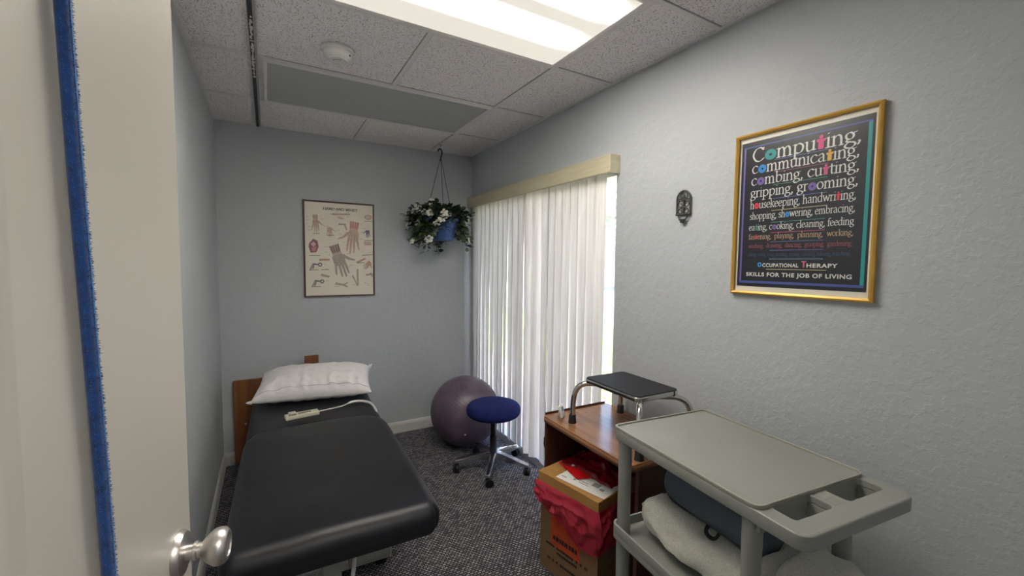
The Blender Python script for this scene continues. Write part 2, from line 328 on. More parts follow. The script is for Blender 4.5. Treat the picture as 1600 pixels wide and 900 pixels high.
# ceiling grid: tee bars, flush with the tiles
X0, YA, T = -.013, 1.6977, .61
b = nb(); zt0, zt1, hw = HC_-.0015, HC_+.006, .0115
for xx in (X0+2*T,): box(b, xx-hw, xx+hw, 0, YB, zt0, zt1)
for yy in (YA-2*T, YA-T, YA, YA+T, YA+2*T):
    box(b, XL, X0-.03, yy-hw, yy+hw, zt0, zt1); box(b, X0-.003, XR, yy-hw, yy+hw, zt0+.0004, zt1)
for y0, y1 in ((YA, YA+T), (YA+2*T, YB)): box(b, X0+T-hw, X0+T+hw, y0, y1, zt0+.0002, zt1)
box(b, X0+T-hw, X0+T+hw, 0, YA-T, zt0+.0002, zt1)
struct('trim_1', b, 'tbar')
b = nb(); wa = .016
box(b, XL, XR, YB-wa, YB, HC_-.002, HC_+.004); box(b, XR-wa, XR, 0, YB-wa, HC_-.002, HC_+.004); box(b, XL, XL+wa, 0, YB-wa, HC_-.002, HC_+.004)
struct('trim_2', b, 'tbar')
# thin grey strips each side of the tees, standing in for their shadow lines
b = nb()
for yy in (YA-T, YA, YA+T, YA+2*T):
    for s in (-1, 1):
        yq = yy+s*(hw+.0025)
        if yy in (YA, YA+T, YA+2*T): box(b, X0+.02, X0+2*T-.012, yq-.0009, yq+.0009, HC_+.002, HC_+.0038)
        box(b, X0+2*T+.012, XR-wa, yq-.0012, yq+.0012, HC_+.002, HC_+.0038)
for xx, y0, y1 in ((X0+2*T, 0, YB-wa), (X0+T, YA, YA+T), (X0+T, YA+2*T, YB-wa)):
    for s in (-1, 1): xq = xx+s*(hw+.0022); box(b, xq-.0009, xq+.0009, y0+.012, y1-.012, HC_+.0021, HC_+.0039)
struct('tee_shadow_lines', b, 'greyink_shade')
def baseboard(name, fn):
    b = nb(); prof = ((0, 0), (.013, 0), (.013, .068), (.009, .082), (.004, .09), (0, .092))
    n = len(prof); A = [b.verts.new(fn(0, d, z)) for d, z in prof]; B = [b.verts.new(fn(1, d, z)) for d, z in prof]
    for i in range(n): b.faces.new((A[i], A[(i+1) % n], B[(i+1) % n], B[i]))
    b.faces.new(A); b.faces.new(B[::-1]); return struct(name, b, 'base')
baseboard('baseboard_back', lambda t, d, z: (XL+t*(XR-XL), YB-d, z))
baseboard('baseboard_left', lambda t, d, z: (XL+d, t*(YB-.013), z))
baseboard('baseboard_right', lambda t, d, z: (XR-d, t*(WY0-.02), z))
# door jamb and casing round the doorway
b = nb(); box(b, DX0, DX0+.018, -.12, .0, 0, DZ); box(b, DX1-.018, DX1, -.12, .0, 0, DZ); box(b, DX0, DX1, -.12, 0, DZ-.018, DZ)
struct('trim_4', b, 'jamb')
# sliding glass door behind the blind
b = nb(); gx = XR+.06
for y0, y1, xa, xb in ((WY0, WY0+.03, gx-.03, gx+.05), (WY1-.05, WY1, gx-.03, gx+.05), (2.485, 2.53, gx-.02, gx+.04)): box(b, xa, xb, y0, y1, 0, WZ1)
box(b, gx-.03, gx+.05, WY0, WY1, 0, .06); box(b, gx-.03, gx+.05, WY0, WY1, WZ1-.06, WZ1)
win = struct('window_1', b, 'lightmetal')
obj('pane', box(nb(), gx-.004, gx+.002, WY0+.025, 2.49, .055, WZ1-.055), 'glass', win); obj('pane', box(nb(), gx+.016, gx+.022, 2.53, WY1-.045, .055, WZ1-.055), 'glass', win)

# ------------------------------------------------------------------ outside
def ground(name, x0, x1, y0, y1, z, mat):
    o = struct(name, box(nb(), x0, x1, y0, y1, z-.1, z), mat); return o
ground('floor_patio', 1.70, 3.1, -6, 8, -.04, 'patio'); ground('floor_lawn', 3.1, 7.0, -8, 16, -.05, 'lawn'); ground('floor_driveway', 7.0, 16, -8, 40, -.05, 'drive'); ground('floor_road', 16, 60, -8, 60, -.05, 'asphalt')
hs = thing('house', 'pale stucco house seen in the bright gap beside the blinds', 'house', (26, 24, -.05))
obj('wall', box(nb(), -3, 5, -12, 10, 0, 2.7), 'stucco', hs)
b = nb(); add(b, ((-3.5, -12.5, 2.7), (5.5, -12.5, 2.7), (5.5, 10.5, 2.7), (-3.5, 10.5, 2.7), (1, -9, 4.0), (1, 7, 4.0)), ((0, 1, 2, 3), (0, 1, 4), (1, 2, 5, 4), (2, 3, 5), (3, 0, 4, 5))); obj('roof', b, 'roof', hs)
def tree(x, y, h, label):
    t = thing('tree', label, 'tree', (x, y, -.05), 0, 'trees outside the window'); b = nb(); tube(b, spline([(0, 0, 0), (.1, .05, h*.3), (0, .1, h*.6)], 4), [.22, .2, .19, .18, .17, .16, .15, .14, .12], 10); obj('trunk', b, 'bark', t, True)
    b = nb()
    for k in range(420):
        d = Vector((rnd.gauss(0, 1), rnd.gauss(0, 1), rnd.gauss(0, 1))).normalized()*(rnd.random()**.4); c = Vector((d.x*h*.36, d.y*h*.36, h*.66+d.z*h*.34)); s = rnd.uniform(.18, .4)
        mt = Matrix.Translation(c) @ Matrix.Rotation(rnd.uniform(0, 6), 4, 'Z') @ Matrix.Rotation(rnd.uniform(-1, 1), 4, 'X')
        add(b, ((-s, -s*.4, 0), (0, -s*.6, s*.15), (s, -s*.3, 0), (s*.9, s*.4, 0), (0, s*.6, s*.2), (-s*.8, s*.4, 0)), ((0, 1, 4, 5), (1, 2, 3, 4)), mt)
    obj('crown', b, 'treeleaf', t); return t
for x, y, h in ((17.5, 16.0, 6.5), (17.5, 21.5, 6.5), (17.5, 29, 8)): tree(x, y, h, 'leafy tree outside beyond the glass door, seen past the blind edge')

# ------------------------------------------------------------------ ceiling lights
def troffer(y0, lens, label):
    t = thing('ceiling_light', label, 'ceiling light', (X0+T, y0+T/2, HC_)); hx, hy = .592, .288
    o = [(-.6, -.297), (.6, -.297), (.6, .297), (-.6, .297)]; i = [(-.578, -.275), (.578, -.275), (.578, .275), (-.578, .275)]
    b = nb(); vo = [b.verts.new((x, y, -.003)) for x, y in o]; vm = [b.verts.new((x*.985, y*.97, -.009)) for x, y in o]; vi = [b.verts.new((x, y, -.006)) for x, y in i]; vu = [b.verts.new((x, y, .003)) for x, y in i]; vt = [b.verts.new((x, y, .003)) for x, y in o]
    for a, c in ((vt, vo), (vo, vm), (vm, vi), (vi, vu), (vu, vt)):
        for k in range(4): b.faces.new((a[k], a[(k+1) % 4], c[(k+1) % 4], c[k]))
    obj('frame', b, 'tbar', t); obj('diffuser', box(nb(), -.578, .578, -.275, .275, -.0045, .002), lens, t); return t
troffer(YA-T, 'lens_on', 'lit rectangular fluorescent ceiling light panel glowing warm white')
troffer(YA+T, 'lens_off', 'unlit grey rectangular ceiling light panel nearest the back wall')
hl = thing('ceiling_light', 'added unseen fill light panel in the hallway outside the doorway', 'ceiling light', (.5, -.8, HC_))  # unseen lamp added to brighten the room through the doorway
b = nb(); box(b, -.32, .32, -.32, .32, -.012, 0); obj('frame', b, 'tbar', hl); obj('diffuser', box(nb(), -.29, .29, -.29, .29, -.018, -.0115), m_emit('hall fill glow', (1, .95, .86), HALL_FILL), hl)
# dark track with a lighter lip
t = thing('ceiling_track', 'dark scuffed metal track strip running across the ceiling tiles to the back wall', 'track', (X0-.019, 1.9, HC_))
b = nb(); box(b, -.013, .003, -1.6, 1.556, -.010, 0); obj('channel', b, 'darkmetal', t)
b = nb(); box(b, .0035, .013, -1.6, 1.556, -.008, 0); box(b, -.0155, -.0135, -1.6, 1.556, -.009, 0); obj('lip', b, 'lightmetal', t)
b = nb()
for k in range(34):
    y = .03+.62*k/34+rnd.uniform(-.01, .01); s = rnd.uniform(.003, .008); box(b, -.008+rnd.uniform(-.004, .003), -.004+rnd.uniform(0, .006), y, y+s*3, -.0115, -.0098)
obj('peeling_paint', b, 'tbar', t)
# smoke detector
t = thing('smoke_detector', 'round white smoke detector on the ceiling between the two light panels', 'smoke detector', (.289, 2.055, HC_))
obj('base_plate', lathe(nb(), [(0, 0), (.068, 0), (.068, -.008), (.064, -.011), (0, -.011)], 32), 'plasticwhite', t, True)
obj('cover', lathe(nb(), [(.058, -.011), (.060, -.022), (.052, -.036), (.040, -.041), (.038, -.046), (.012, -.049), (0, -.049)], 32), 'plasticwhite', t, True)
b = nb()
for k in range(5):
    a = R(200+k*22); lathe(b, [(0, -.0495), (.0022, -.0495), (.0022, -.047), (0, -.047)], 6, Matrix.Translation((.02*math.cos(a), .02*math.sin(a), 0)))
obj('vent_hole', b, 'ink', t); obj('indicator', lathe(nb(), [(0, -.030), (.004, -.030), (.004, -.024), (0, -.024)], 8, Matrix.Translation((.044, -.035, 0))), 'ink', t)

# ------------------------------------------------------------------ door, knob, strap
dt = thing('door', 'cream painted door standing open into the room beside the left wall', 'door', (-.236, .045, 0), R(-8.5))  # local +y runs from hinge to latch edge, +x faces the room
DW = .80
db = rbox(-.035, 0, 0, DW, .012, 2.03, .003, 2); obj('leaf', db, 'door', dt)
b = nb()
for y0, w_, dpt in ((.40, .075, .007), (.32, .05, .004)):
    for k in range(1):
        pts = [(w_*(i/10-.5), dpt*(math.cos(PI*(i/10-.5)))**2) for i in range(11)]
        A = [b.verts.new((p[1]-.0002, y0+p[0], .014)) for p in pts]; B = [b.verts.new((p[1]-.0002, y0+p[0], 2.028)) for p in pts]
        for i in range(10): b.faces.new((A[i], A[i+1], B[i+1], B[i]))
obj('moulding', b, 'door', dt, True)
for hz in (.25, 1.0, 1.8):
    b = nb(); tube(b, [(.002, -.006, hz-.045), (.002, -.006, hz+.045)], .006, 8); obj('hinge', b, 'nickel', dt, True)
kz, ky = .985, DW-.058
kb = obj('rose', lathe(nb(), [(0, 0), (.034, 0), (.034, .003), (.030, .009), (.020, .011), (0, .011)], 32, xf((0, ky, kz), ry=90)), 'nickel', dt, True)
obj('knob', lathe(nb(), [(0, .008), (.0115, .008), (.0115, .020), (.0135, .021), (.0135, .025), (.011, .026), (.011, .030), (.014, .033), (.0215, .040), (.0268, .048), (.0275, .054), (.0262, .060), (.0215, .065), (.017, .0655), (.016, .0635), (.006, .0635), (0, .064)], 32, xf((0, ky, kz), ry=90)), 'nickel', dt, True)
obj('latch_plate', box(nb(), -.029, -.006, DW-.0005, DW+.0008, kz-.028, kz+.028), 'nickel', dt)
# fuzzy blue strap hung over the top of the door
b = nb(); ms = nb(); fz = nb()
def strap_pt(z):  # on the door face, leaning a little
    f = (1.85-z)/.95; return Vector((-.236, .045, 0)) + Matrix.Rotation(R(-8.5), 3, 'Z') @ Vector((.0075, DW-.303+.045*f+.002*math.sin(z*7), z))
dirn = Matrix.Rotation(R(-8.5), 3, 'Z') @ Vector((0, 1, 0)); nrm = Matrix.Rotation(R(-8.5), 3, 'Z') @ Vector((1, 0, 0))
zs = [2.036-.04*k for k in range(37)]
def prof(z, k, sc=1): a = 2*PI*k/12; return strap_pt(z)+dirn*(.0076*sc*math.copysign(abs(math.cos(a))**.7, math.cos(a)))+nrm*(.0052*sc*math.sin(a))
rings = [[b.verts.new(prof(z, k)) for k in range(12)] for z in zs]
for A, B in zip(rings, rings[1:]):
    for k in range(12): b.faces.new((A[k], A[(k+1) % 12], B[(k+1) % 12], B[k]))
b.faces.new(rings[0]); b.faces.new(rings[-1])
box(b, -.042, .0105, DW-.306, DW-.284, 2.0315, 2.040, Matrix.Translation((-.236, .045, 0)) @ Matrix.Rotation(R(-8.5), 4, 'Z'))
st = obj('hanging_strap', b, 'blue_fuzz', None, True); tag(st, 'fuzzy blue strap hanging down the face of the cream door', 'strap')
for i in range(len(zs)-1):
    z0, z1 = zs[i], zs[i+1]; add(ms, [strap_pt(z0)+nrm*.0056-dirn*.001, strap_pt(z0)+nrm*.0056+dirn*.0012, strap_pt(z1)+nrm*.0056+dirn*.0012, strap_pt(z1)+nrm*.0056-dirn*.001], ((0, 1, 2, 3),))
obj('seam', ms, 'blue_seam', st, label='pale blue stitched centre line')
for k in range(9000):
    z = rnd.uniform(.62, 2.02); a = rnd.choice((0, PI))+rnd.gauss(0, .8); p = strap_pt(z)+dirn*(.0074*math.copysign(abs(math.cos(a))**.7, math.cos(a)))+nrm*(.005*abs(math.sin(a)))
    d = (dirn*math.cos(a)*1.2+nrm*abs(math.sin(a))+Vector((0, 0, rnd.uniform(-.7, .7)))).normalized()*rnd.uniform(.001, .003); s = Vector((0, 0, .00035))
    add(fz, [p-s, p+s, p+d], ((0, 1, 2),))
fo = obj('fuzz', fz, 'blue_fuzz', st); fo['kind'] = 'stuff'

# ------------------------------------------------------------------ vertical blind
vb = thing('vertical_blind', 'tall white vertical blind with cream wood-look valance covering the glass door', 'blind', (XR, 2.5, 0))
VX = -.068
b = nb(); y0, y1, z0, z1 = 1.625-2.5, 3.40-2.5, 1.893, 1.985
rbox(VX, VX+.008, y0, y1, z0, z1, .002, 2, b); obj('valance', b, 'valance', vb)
b = nb(); rbox(VX+.008, -.001, y0, y0+.008, z0, z1, .002, 2, b); obj('valance_return', b, 'valance', vb)
b = nb(); box(b, VX-.002, VX, y0, y1, z1-.009, z1-.004); box(b, VX-.002, VX, y0, y1, z0+.004, z0+.008); obj('valance_bead', b, 'valance', vb)
b = nb(); rbox(-.048, -.006, y0+.03, y1-.02, 1.93, 1.965, .003, 1, b); obj('headrail', b, 'plasticwhite', vb)
BALL = (1.318, 2.985, .2685, .268)
ns = 22
for i in range(ns):
    yc = 1.757+(3.335-1.757)*i/(ns-1)-2.5; wd = .0445; a0 = R(2+rnd.uniform(-6, 7)); tw = R(-12+rnd.uniform(-8, 6)); sway = rnd.uniform(-.008, .008); zb = .088+rnd.uniform(-.004, .004)
    if i in (8, 9): a0 = R(38); tw = R(14)
    if i == 10: a0 = R(-8); tw = R(-10)
    ph = rnd.uniform(0, 6); b = nb()
    def fn(u, v):
        z = 1.935+(zb-1.935)*v; a = a0+tw*v+R(3)*math.sin(v*5+ph); s = (u-.5)*2; x = -.012-.0035*(1-s*s)
        q = Vector((x-s*wd*math.sin(a), yc+sway*v*v+s*wd*math.cos(a), z)); dy_, dz_ = q.y+2.5-BALL[1], z-BALL[2]; rr_ = (BALL[3]+.007)**2-dy_*dy_-dz_*dz_
        if rr_ > 0: q.x = max(q.x, BALL[0]+rr_**.5-XR)   # the ball leans against the blind
        return q
    grid(b, 5, 18, fn); so = obj('slat', b, 'slat', vb, True)
b = nb(); tube(b, [(-.03, 2.215-2.5, 1.93), (-.032, 2.215-2.5, .30)], .0018, 6); obj('cord', b, 'greyink_shade', vb); obj('cord_weight', lathe(nb(), [(0, .22), (.006, .225), (.011, .25), (.008, .29), (.003, .30), (0, .30)], 12, Matrix.Translation((-.032, 2.215-2.5, 0))), 'darkmetal', vb, True)

# ------------------------------------------------------------------ treatment table
tt = thing('treatment_table', 'black vinyl padded treatment table on grey enamel base by left wall', 'treatment table', (.195, 1.43, 0), R(-1.6))
W2 = .345
def pad(y0, y1, z0, z1, r, crown, bulge=.0):
    t = nb(); nx, ny = 28, 40; box(t, -W2, W2, y0, y1, z0, z1); bmesh.ops.subdivide_edges(t, edges=[e for e in t.edges if abs(e.verts[0].co.y-e.verts[1].co.y) > .2], cuts=16, use_grid_fill=True)
    bmesh.ops.subdivide_edges(t, edges=[e for e in t.edges if abs(e.verts[0].co.x-e.verts[1].co.x) > .2], cuts=12, use_grid_fill=True)
    return t
def cushion(y0, y1, z0, z1, r, seed, frontslope=0, rc=0):
    b = nb(); hx = W2; yc = (y0+y1)/2; hy = (y1-y0)/2; zc = (z0+z1)/2; hz = (z1-z0)/2; N = 44
    # closed surface: rounded box sampled from a cube grid
    def rb(p):
        q = Vector((max(-hx+r, min(hx-r, p[0])), max(-hy+r, min(hy-r, p[1])), max(-hz+min(r, hz*.98), min(hz-min(r, hz*.98), p[2]))))
        d = Vector(p)-q
        if d.length > 1e-9: q = q+d.normalized()*min(r, hz*.98)
        return q
    t = nb(); bmesh.ops.create_cube(t, size=2); bmesh.ops.subdivide_edges(t, edges=t.edges[:], cuts=30, use_grid_fill=True)
    for v in t.verts:
        def wp(s, h): # put more samples near the edge
            a = abs(s); k = 1-(1-a)**1.0; return math.copysign(k, s)*h
        c = v.co.copy()
        def dens(s, h, r):
            a = abs(s)
            return math.copysign((h-r)*a/.55 if a < .55 else (h-r)+r*1.0*(a-.55)/.45, s)
        rr = min(r, hz*.98)
        p = (dens(c.x, hx, rr), dens(c.y, hy, rr), dens(c.z, hz, rr))
        q = rb(p)
        rr_ = rc if q.y > 0 else .04
        ex, ey = abs(q.x)-(hx-rr_), abs(q.y)-(hy-rr_)
        if ex > 0 and ey > 0 and math.hypot(ex, ey) > 1e-6:
            f = max(ex, ey)/math.hypot(ex, ey); q.x = math.copysign(hx-rr_+ex*f, q.x); q.y = math.copysign(hy-rr_+ey*f, q.y)
        q.z += .004*fbm((q.x*3+seed, q.y*3, 0), 1.2)*(1 if q.z > 0 else 0)
        if q.z > 0: q.z += .006*(1-(q.x/hx)**2)*(1-abs(q.y/hy)**4)
        q.z += -frontslope*max(0, (-q.y-hy+.18)/.18)**2 if q.y < 0 else 0
        v.co = Vector((q.x, q.y+yc, q.z+zc))
    return t
obj('main_cushion', cushion(0.0, 1.085, .425, .55, .05, 1, .012, .15), 'vinyl', tt, True, angle=80)
hc = cushion(1.03, 1.80, .40, .520, .045, 5, 0, .06); bmesh.ops.rotate(hc, verts=hc.verts, cent=(0, 1.1, .5), matrix=Matrix.Rotation(R(2.0), 3, 'X')); obj('head_cushion', hc, 'vinyl', tt, True, angle=80)
obj('deck_frame', box(nb(), -.30, .30, .06, 1.0, .405, .44), 'blackplastic', tt); obj('deck_frame', box(nb(), -.30, .30, 1.08, 1.74, .385, .41), 'blackplastic', tt)
obj('lift_column', rbox(-.04, .032, .34, .40, .07, .42, .004, 2), 'tableframe', tt); obj('lift_column', rbox(-.03, .045, 1.05, 1.11, .07, .42, .004, 2), 'tableframe', tt)
b = nb(); rbox(-.26, .26, .52, .60, .03, .075, .008, 2, b); rbox(-.26, .26, 1.04, 1.12, .03, .075, .008, 2, b); rbox(-.055, .008, .34, 1.1, .035, .071, .004, 2, b); obj('base_frame', b, 'tableframe2', tt)
b = nb(); tube(b, [(.06, .36, .20), (.20, .36, .205), (.222, .36, .205)], [.043, .043, .043], 24); obj('motor_housing', b, 'tableframe', tt, True)
b = nb(); tube(b, [(.222, .36, .205), (.226, .36, .205)], [.0455, .044], 24); obj('motor_cap', b, 'tableframe2', tt, True)
for x in (-.23, .23):
    for y in (.56, 1.08): obj('foot', lathe(nb(), [(0, 0), (.028, 0), (.028, .012), (.012, .018), (.010, .034), (0, .034)], 16, Matrix.Translation((x, y, 0))), 'rubber', tt, True)
b = nb(); tube(b, spline([(.085, .31, .43), (.082, .300, .34), (.075, .29, .24), (.06, .285, .14), (.03, .30, .03), (-.05, .34, .012)], 6), .0085, 10); obj('power_cable', b, 'cablewhite', tt, True)
# handset resting on it
hp = thing('hand_control', 'beige corded hand control lying on the black treatment table', 'remote control', (.152, 2.600, .556), R(8))
obj('body', rbox(-.088, .085, -.028, .028, -.003, .019, .005, 2), 'beige', hp, True)
obj('clip', rbox(-.068, -.030, -.006, .031, .019, .027, .003, 2), 'beige', hp, True); obj('button', rbox(-.072, -.034, -.022, -.007, .0188, .021, .001, 1), 'beigedark', hp, label='dark rocker button'); obj('label_plate', rbox(-.022, .045, -.012, .010, .0188, .0198, .0003, 1), 'beigedark', hp)
b = nb(); cpts = spline([(.084, .0, .008), (.15, -.003, .010), (.22, -.002, .014), (.272, .020, .018), (.315, .012, .020), (.352, -.01, .015), (.380, -.03, .002), (.398, -.055, -.035), (.405, -.08, -.10), (.40, -.13, -.25), (.34, -.2, -.40), (.2, -.3, -.51), (.1, -.4, -.535)], 6)
tube(b, cpts, [.0035 if i < 17 else (.0075 if i < 44 else .0055) for i in range(len(cpts))], 10); obj('cord', b, 'cablewhite', hp, True)
# pillow
pl = nb(); NX, NY = 72, 48
def pil(side):
    def fn(u, v):
        x = (u-.5)*2; y = (v-.5)*2
        bx = 1-.055*(1-abs(y))**1.2*0-.05*(1-y*y)*abs(x)**6; by = 1-.08*(1-x*x)*abs(y)**4*0+.0
        px = x*.345*(1-.05*(1-y*y)); py = y*.195*(1-.06*(1-x*x))
        e = max(0, (1-abs(x)**3.4))**.55*max(0, (1-abs(y)**3.0))**.5
        h = .098*e
        fr = max(0, -y)**1.5; wr = (.013*fr+.004)*e*math.sin(x*24+3*fbm((x*2, y*1.2, 1), 1.5))*max(0, fbm((x*2.2, 3, 0), 1.4)+.6)+.008*e*fbm((x*1.5+y, y*2.5, side), 2.2)
        if side > 0: z = h*1.05+wr
        else: z = -h*.55+wr*.5
        return Vector((px, py, z))
    return fn
grid(pl, NX, NY, pil(1)); grid(pl, NX, NY, pil(-1)); bmesh.ops.remove_doubles(pl, verts=pl.verts, dist=.0004)
pt = thing('pillow', 'plump white pillow lying at the head end of black treatment table', 'pillow', (.262, 3.025, .620), R(3)); pt.rotation_euler = (R(12), R(0), R(-10))
obj('pillowcase', pl, 'pillow', pt, True, angle=180)
b = nb(); sp = []
for k in range(60):
    u = .02+.96*k/59; q = pil(1)(u, .085); sp.append(q+Vector((0, -.004, .003)))
tube(b, sp, .0022, 6); obj('piping', b, 'pillow', pt, True)
b = nb(); tube(b, [(-.335, -.187, 0), (-.352, -.194, .004), (-.362, -.197, .006)], [.014, .008, .002], 8); obj('corner', b, 'pillow', pt, True)
b = nb(); tube(b, [(.335, .185, 0), (.352, .197, .01), (.358, .201, .016)], [.014, .009, .003], 8); obj('corner', b, 'pillow', pt, True)

# ------------------------------------------------------------------ headboard against the back wall
hb = thing('headboard', 'brown wooden board with short post standing behind the treatment table', 'headboard', (0, 3.425, 0))
obj('panel', rbox(-.222, .36, -.010, .012, .012, .598, .002, 1), 'wood_head', hb); obj('post', rbox(.223, .318, .0122, .030, .012, .722, .002, 1), 'wood_head', hb)
obj('screw_cap', lathe(nb(), [(0, .0), (.008, 0), (.007, .003), (0, .004)], 12, xf((-.155, -.010, .288), rx=90)), 'lightmetal', hb, True)

# ------------------------------------------------------------------ exercise ball
b = nb(); bmesh.ops.create_uvsphere(b, u_segments=64, v_segments=40, radius=BALL[3])
eb = thing('exercise_ball', 'large purple exercise ball in the corner behind the blue stool', 'ball', (BALL[0], BALL[1], 0)); bo = obj('shell', b, 'ball', eb, True, angle=180); bo.location = (0, 0, .2685); bo.rotation_euler = (R(25), R(18), 0)
dv = Vector((-.38, -.86, -.34)).normalized(); b = nb(); lathe(b, [(0, 0), (.008, 0), (.007, .003), (0, .004)], 12, Matrix.Translation(dv*.2665+Vector((0, 0, .2685))) @ dv.to_track_quat('Z', 'Y').to_matrix().to_4x4()); obj('plug', b, 'plasticwhite', eb, True, label='small white inflation plug')

# ------------------------------------------------------------------ stool
sl = thing('rolling_stool', 'blue round-seat rolling stool on five-star aluminium base in front of the ball', 'stool', (1.33, 2.53, 0), R(18))
pr_ = [(0, .362), (.10, .362), (.150, .364), (.172, .372), (.183, .386), (.187, .402), (.185, .418), (.176, .434), (.158, .446), (.12, .453), (.06, .456), (0, .457)]
sp_ = spline([(r, 0, z) for r, z in pr_], 3); obj('seat', lathe(nb(), [(max(0, p.x), p.z) for p in sp_], 48, Matrix.Translation((0, 0, .012))), 'blue_fabric', sl, True, angle=180)
obj('gas_column', lathe(nb(), [(0, .373), (.06, .373), (.06, .362), (.019, .345), (.019, .235), (.025, .232), (.025, .075), (.018, .06), (0, .06)], 24), 'blackplastic', sl, True)
for k in range(5):
    a = R(72*k); mt = Matrix.Rotation(a, 4, 'Z'); b = nb()
    secs = [(.018, .032, .080, .126), (.07, .028, .078, .120), (.14, .024, .072, .106), (.21, .020, .067, .092), (.255, .018, .064, .084), (.264, .013, .066, .080)]
    rs_ = []
    for x, hw_, za, zb_ in secs: rs_.append([b.verts.new(mt @ Vector(p)) for p in ((x, -hw_, za), (x, -hw_*.9, zb_-.004), (x, -hw_*.5, zb_), (x, hw_*.5, zb_), (x, hw_*.9, zb_-.004), (x, hw_, za))])
    for A, B in zip(rs_, rs_[1:]):
        for q in range(6): b.faces.new((A[q], A[(q+1) % 6], B[(q+1) % 6], B[q]))
    b.faces.new(rs_[0]); b.faces.new(rs_[-1]); obj('base_arm', b, 'alu', sl, True, angle=30)
    cx, cy = .250*math.cos(a), .250*math.sin(a); ca = a+R(rnd.uniform(60, 120)); b = nb()
    for s in (-1, 1): lathe(b, [(0, -.0085), (.023, -.010), (.0275, -.007), (.0275, .007), (.023, .010), (0, .0085)], 20, Matrix.Translation((cx+.012*math.cos(ca), cy+.012*math.sin(ca), .0275)) @ Matrix.Rotation(ca, 4, 'Z') @ Matrix.Translation((0, s*.012, 0)) @ Matrix.Rotation(R(90), 4, 'X'))
    cs = obj('caster', b, 'blackplastic', sl, True)
    b = nb(); lathe(b, [(0, .068), (.013, .068), (.013, .050), (.006, .048), (.006, .026), (0, .026)], 12, Matrix.Translation((cx, cy, 0))); rbox(-.016, .020, -.0035, .0035, .03, .054, .002, 1, b, Matrix.Translation((cx+.008*math.cos(ca), cy+.008*math.sin(ca), 0)) @ Matrix.Rotation(ca, 4, 'Z')); obj('fork', b, 'blackplastic', cs, True)

# ------------------------------------------------------------------ wooden desk
DKZ = .68
dk = thing('side_table', 'brown wood-grain side table with open front against the right wall', 'table', (1.36, 1.385, 0), R(-1.2))
dx0, dx1, dy0, dy1 = -.208, .205, -.298, .295
b = prism([rrect(dx0, dx1, dy0, dy1, .022, 5)], DKZ-.028, DKZ, .004); obj('top', b, 'wood', dk)
b = prism([rrect(dx0-.0015, dx1+.0005, dy0-.0015, dy1+.0005, .023, 5), rrect(dx0+.006, dx1-.004, dy0+.006, dy1-.004, .02, 5)], DKZ-.0285, DKZ-.006, 0); obj('edge_band', b, 'wood_edge', dk)
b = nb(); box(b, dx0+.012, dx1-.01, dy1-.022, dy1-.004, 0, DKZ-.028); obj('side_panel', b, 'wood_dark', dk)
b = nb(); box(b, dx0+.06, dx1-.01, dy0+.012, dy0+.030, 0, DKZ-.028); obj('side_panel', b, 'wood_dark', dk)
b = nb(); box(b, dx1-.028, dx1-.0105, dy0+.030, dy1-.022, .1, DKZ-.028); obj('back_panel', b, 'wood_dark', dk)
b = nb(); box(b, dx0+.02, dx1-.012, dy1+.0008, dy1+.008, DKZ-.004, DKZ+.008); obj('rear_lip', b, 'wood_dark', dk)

# ------------------------------------------------------------------ step stool on the desk
ss = thing('step_stool', 'chrome step stool with black tread standing on the brown side table', 'step stool', (1.372, 1.322, DKZ), R(-1.5))
hx, hy, ztop = .118, .165, .222
obj('tread', prism([rrect(-hx, hx, -hy, hy, .022, 6)], ztop-.004, ztop+.003, .001), 'pad', ss)
obj('rim', prism([rrect(-hx-.004, hx+.004, -hy-.004, hy+.004, .025, 6), rrect(-hx+.02, hx-.02, -hy+.02, hy-.02, .01, 6)], ztop-.020, ztop-.001, .003), 'chrome', ss)
obj('rim_joint', box(nb(), hx-.035, hx-.029, -hy-.0052, -hy-.0035, ztop-.021, ztop+.001), 'blackplastic', ss)
obj('underside', box(nb(), -hx+.015, hx-.015, -hy+.015, hy-.015, ztop-.014, ztop-.004), 'blackplastic', ss)
for sx in (-1, 1):
    for sy in (-1, 1):
        fx, fy = sx*.150, sy*.212
        p = [(sx*.03, sy*.112, ztop-.028), (sx*.072, sy*.140, ztop-.028), (sx*.108, sy*.168, ztop-.030), (sx*.132, sy*.19, ztop-.046), (sx*.144, sy*.203, ztop-.078), (sx*.148, sy*.209, ztop-.12), (fx, fy, .02)]
        b = nb(); tube(b, spline(p, 5), .0125, 14); lg = obj('leg', b, 'chrome', ss, True)
        b = nb(); lathe(b, [(0, .0), (.019, 0), (.019, .005), (.0175, .008), (.0165, .036), (.0135, .040), (0, .040)], 18, Matrix.Translation((fx, fy, 0))); obj('rubber_foot', b, 'rubber', lg, True)

# ------------------------------------------------------------------ small digital timer
dg = thing('digital_timer', 'small white digital timer on the far edge of the side table', 'timer', (1.222, 1.606, DKZ), R(35))
m_ = xf((0, 0, 0), rx=-16); obj('case', rbox(-.020, .020, -.011, .004, .004, .062, .004, 2, None, m_), 'plasticwhite', dg, True); obj('display', rbox(-.013, .013, -.0118, -.0105, .034, .054, .0004, 1, None, m_), 'lcd', dg)
obj('stand', rbox(-.017, .017, .018, .024, .0008, .050, .002, 1, None, xf((0, 0, 0), rx=14)), 'plasticwhite', dg, True)

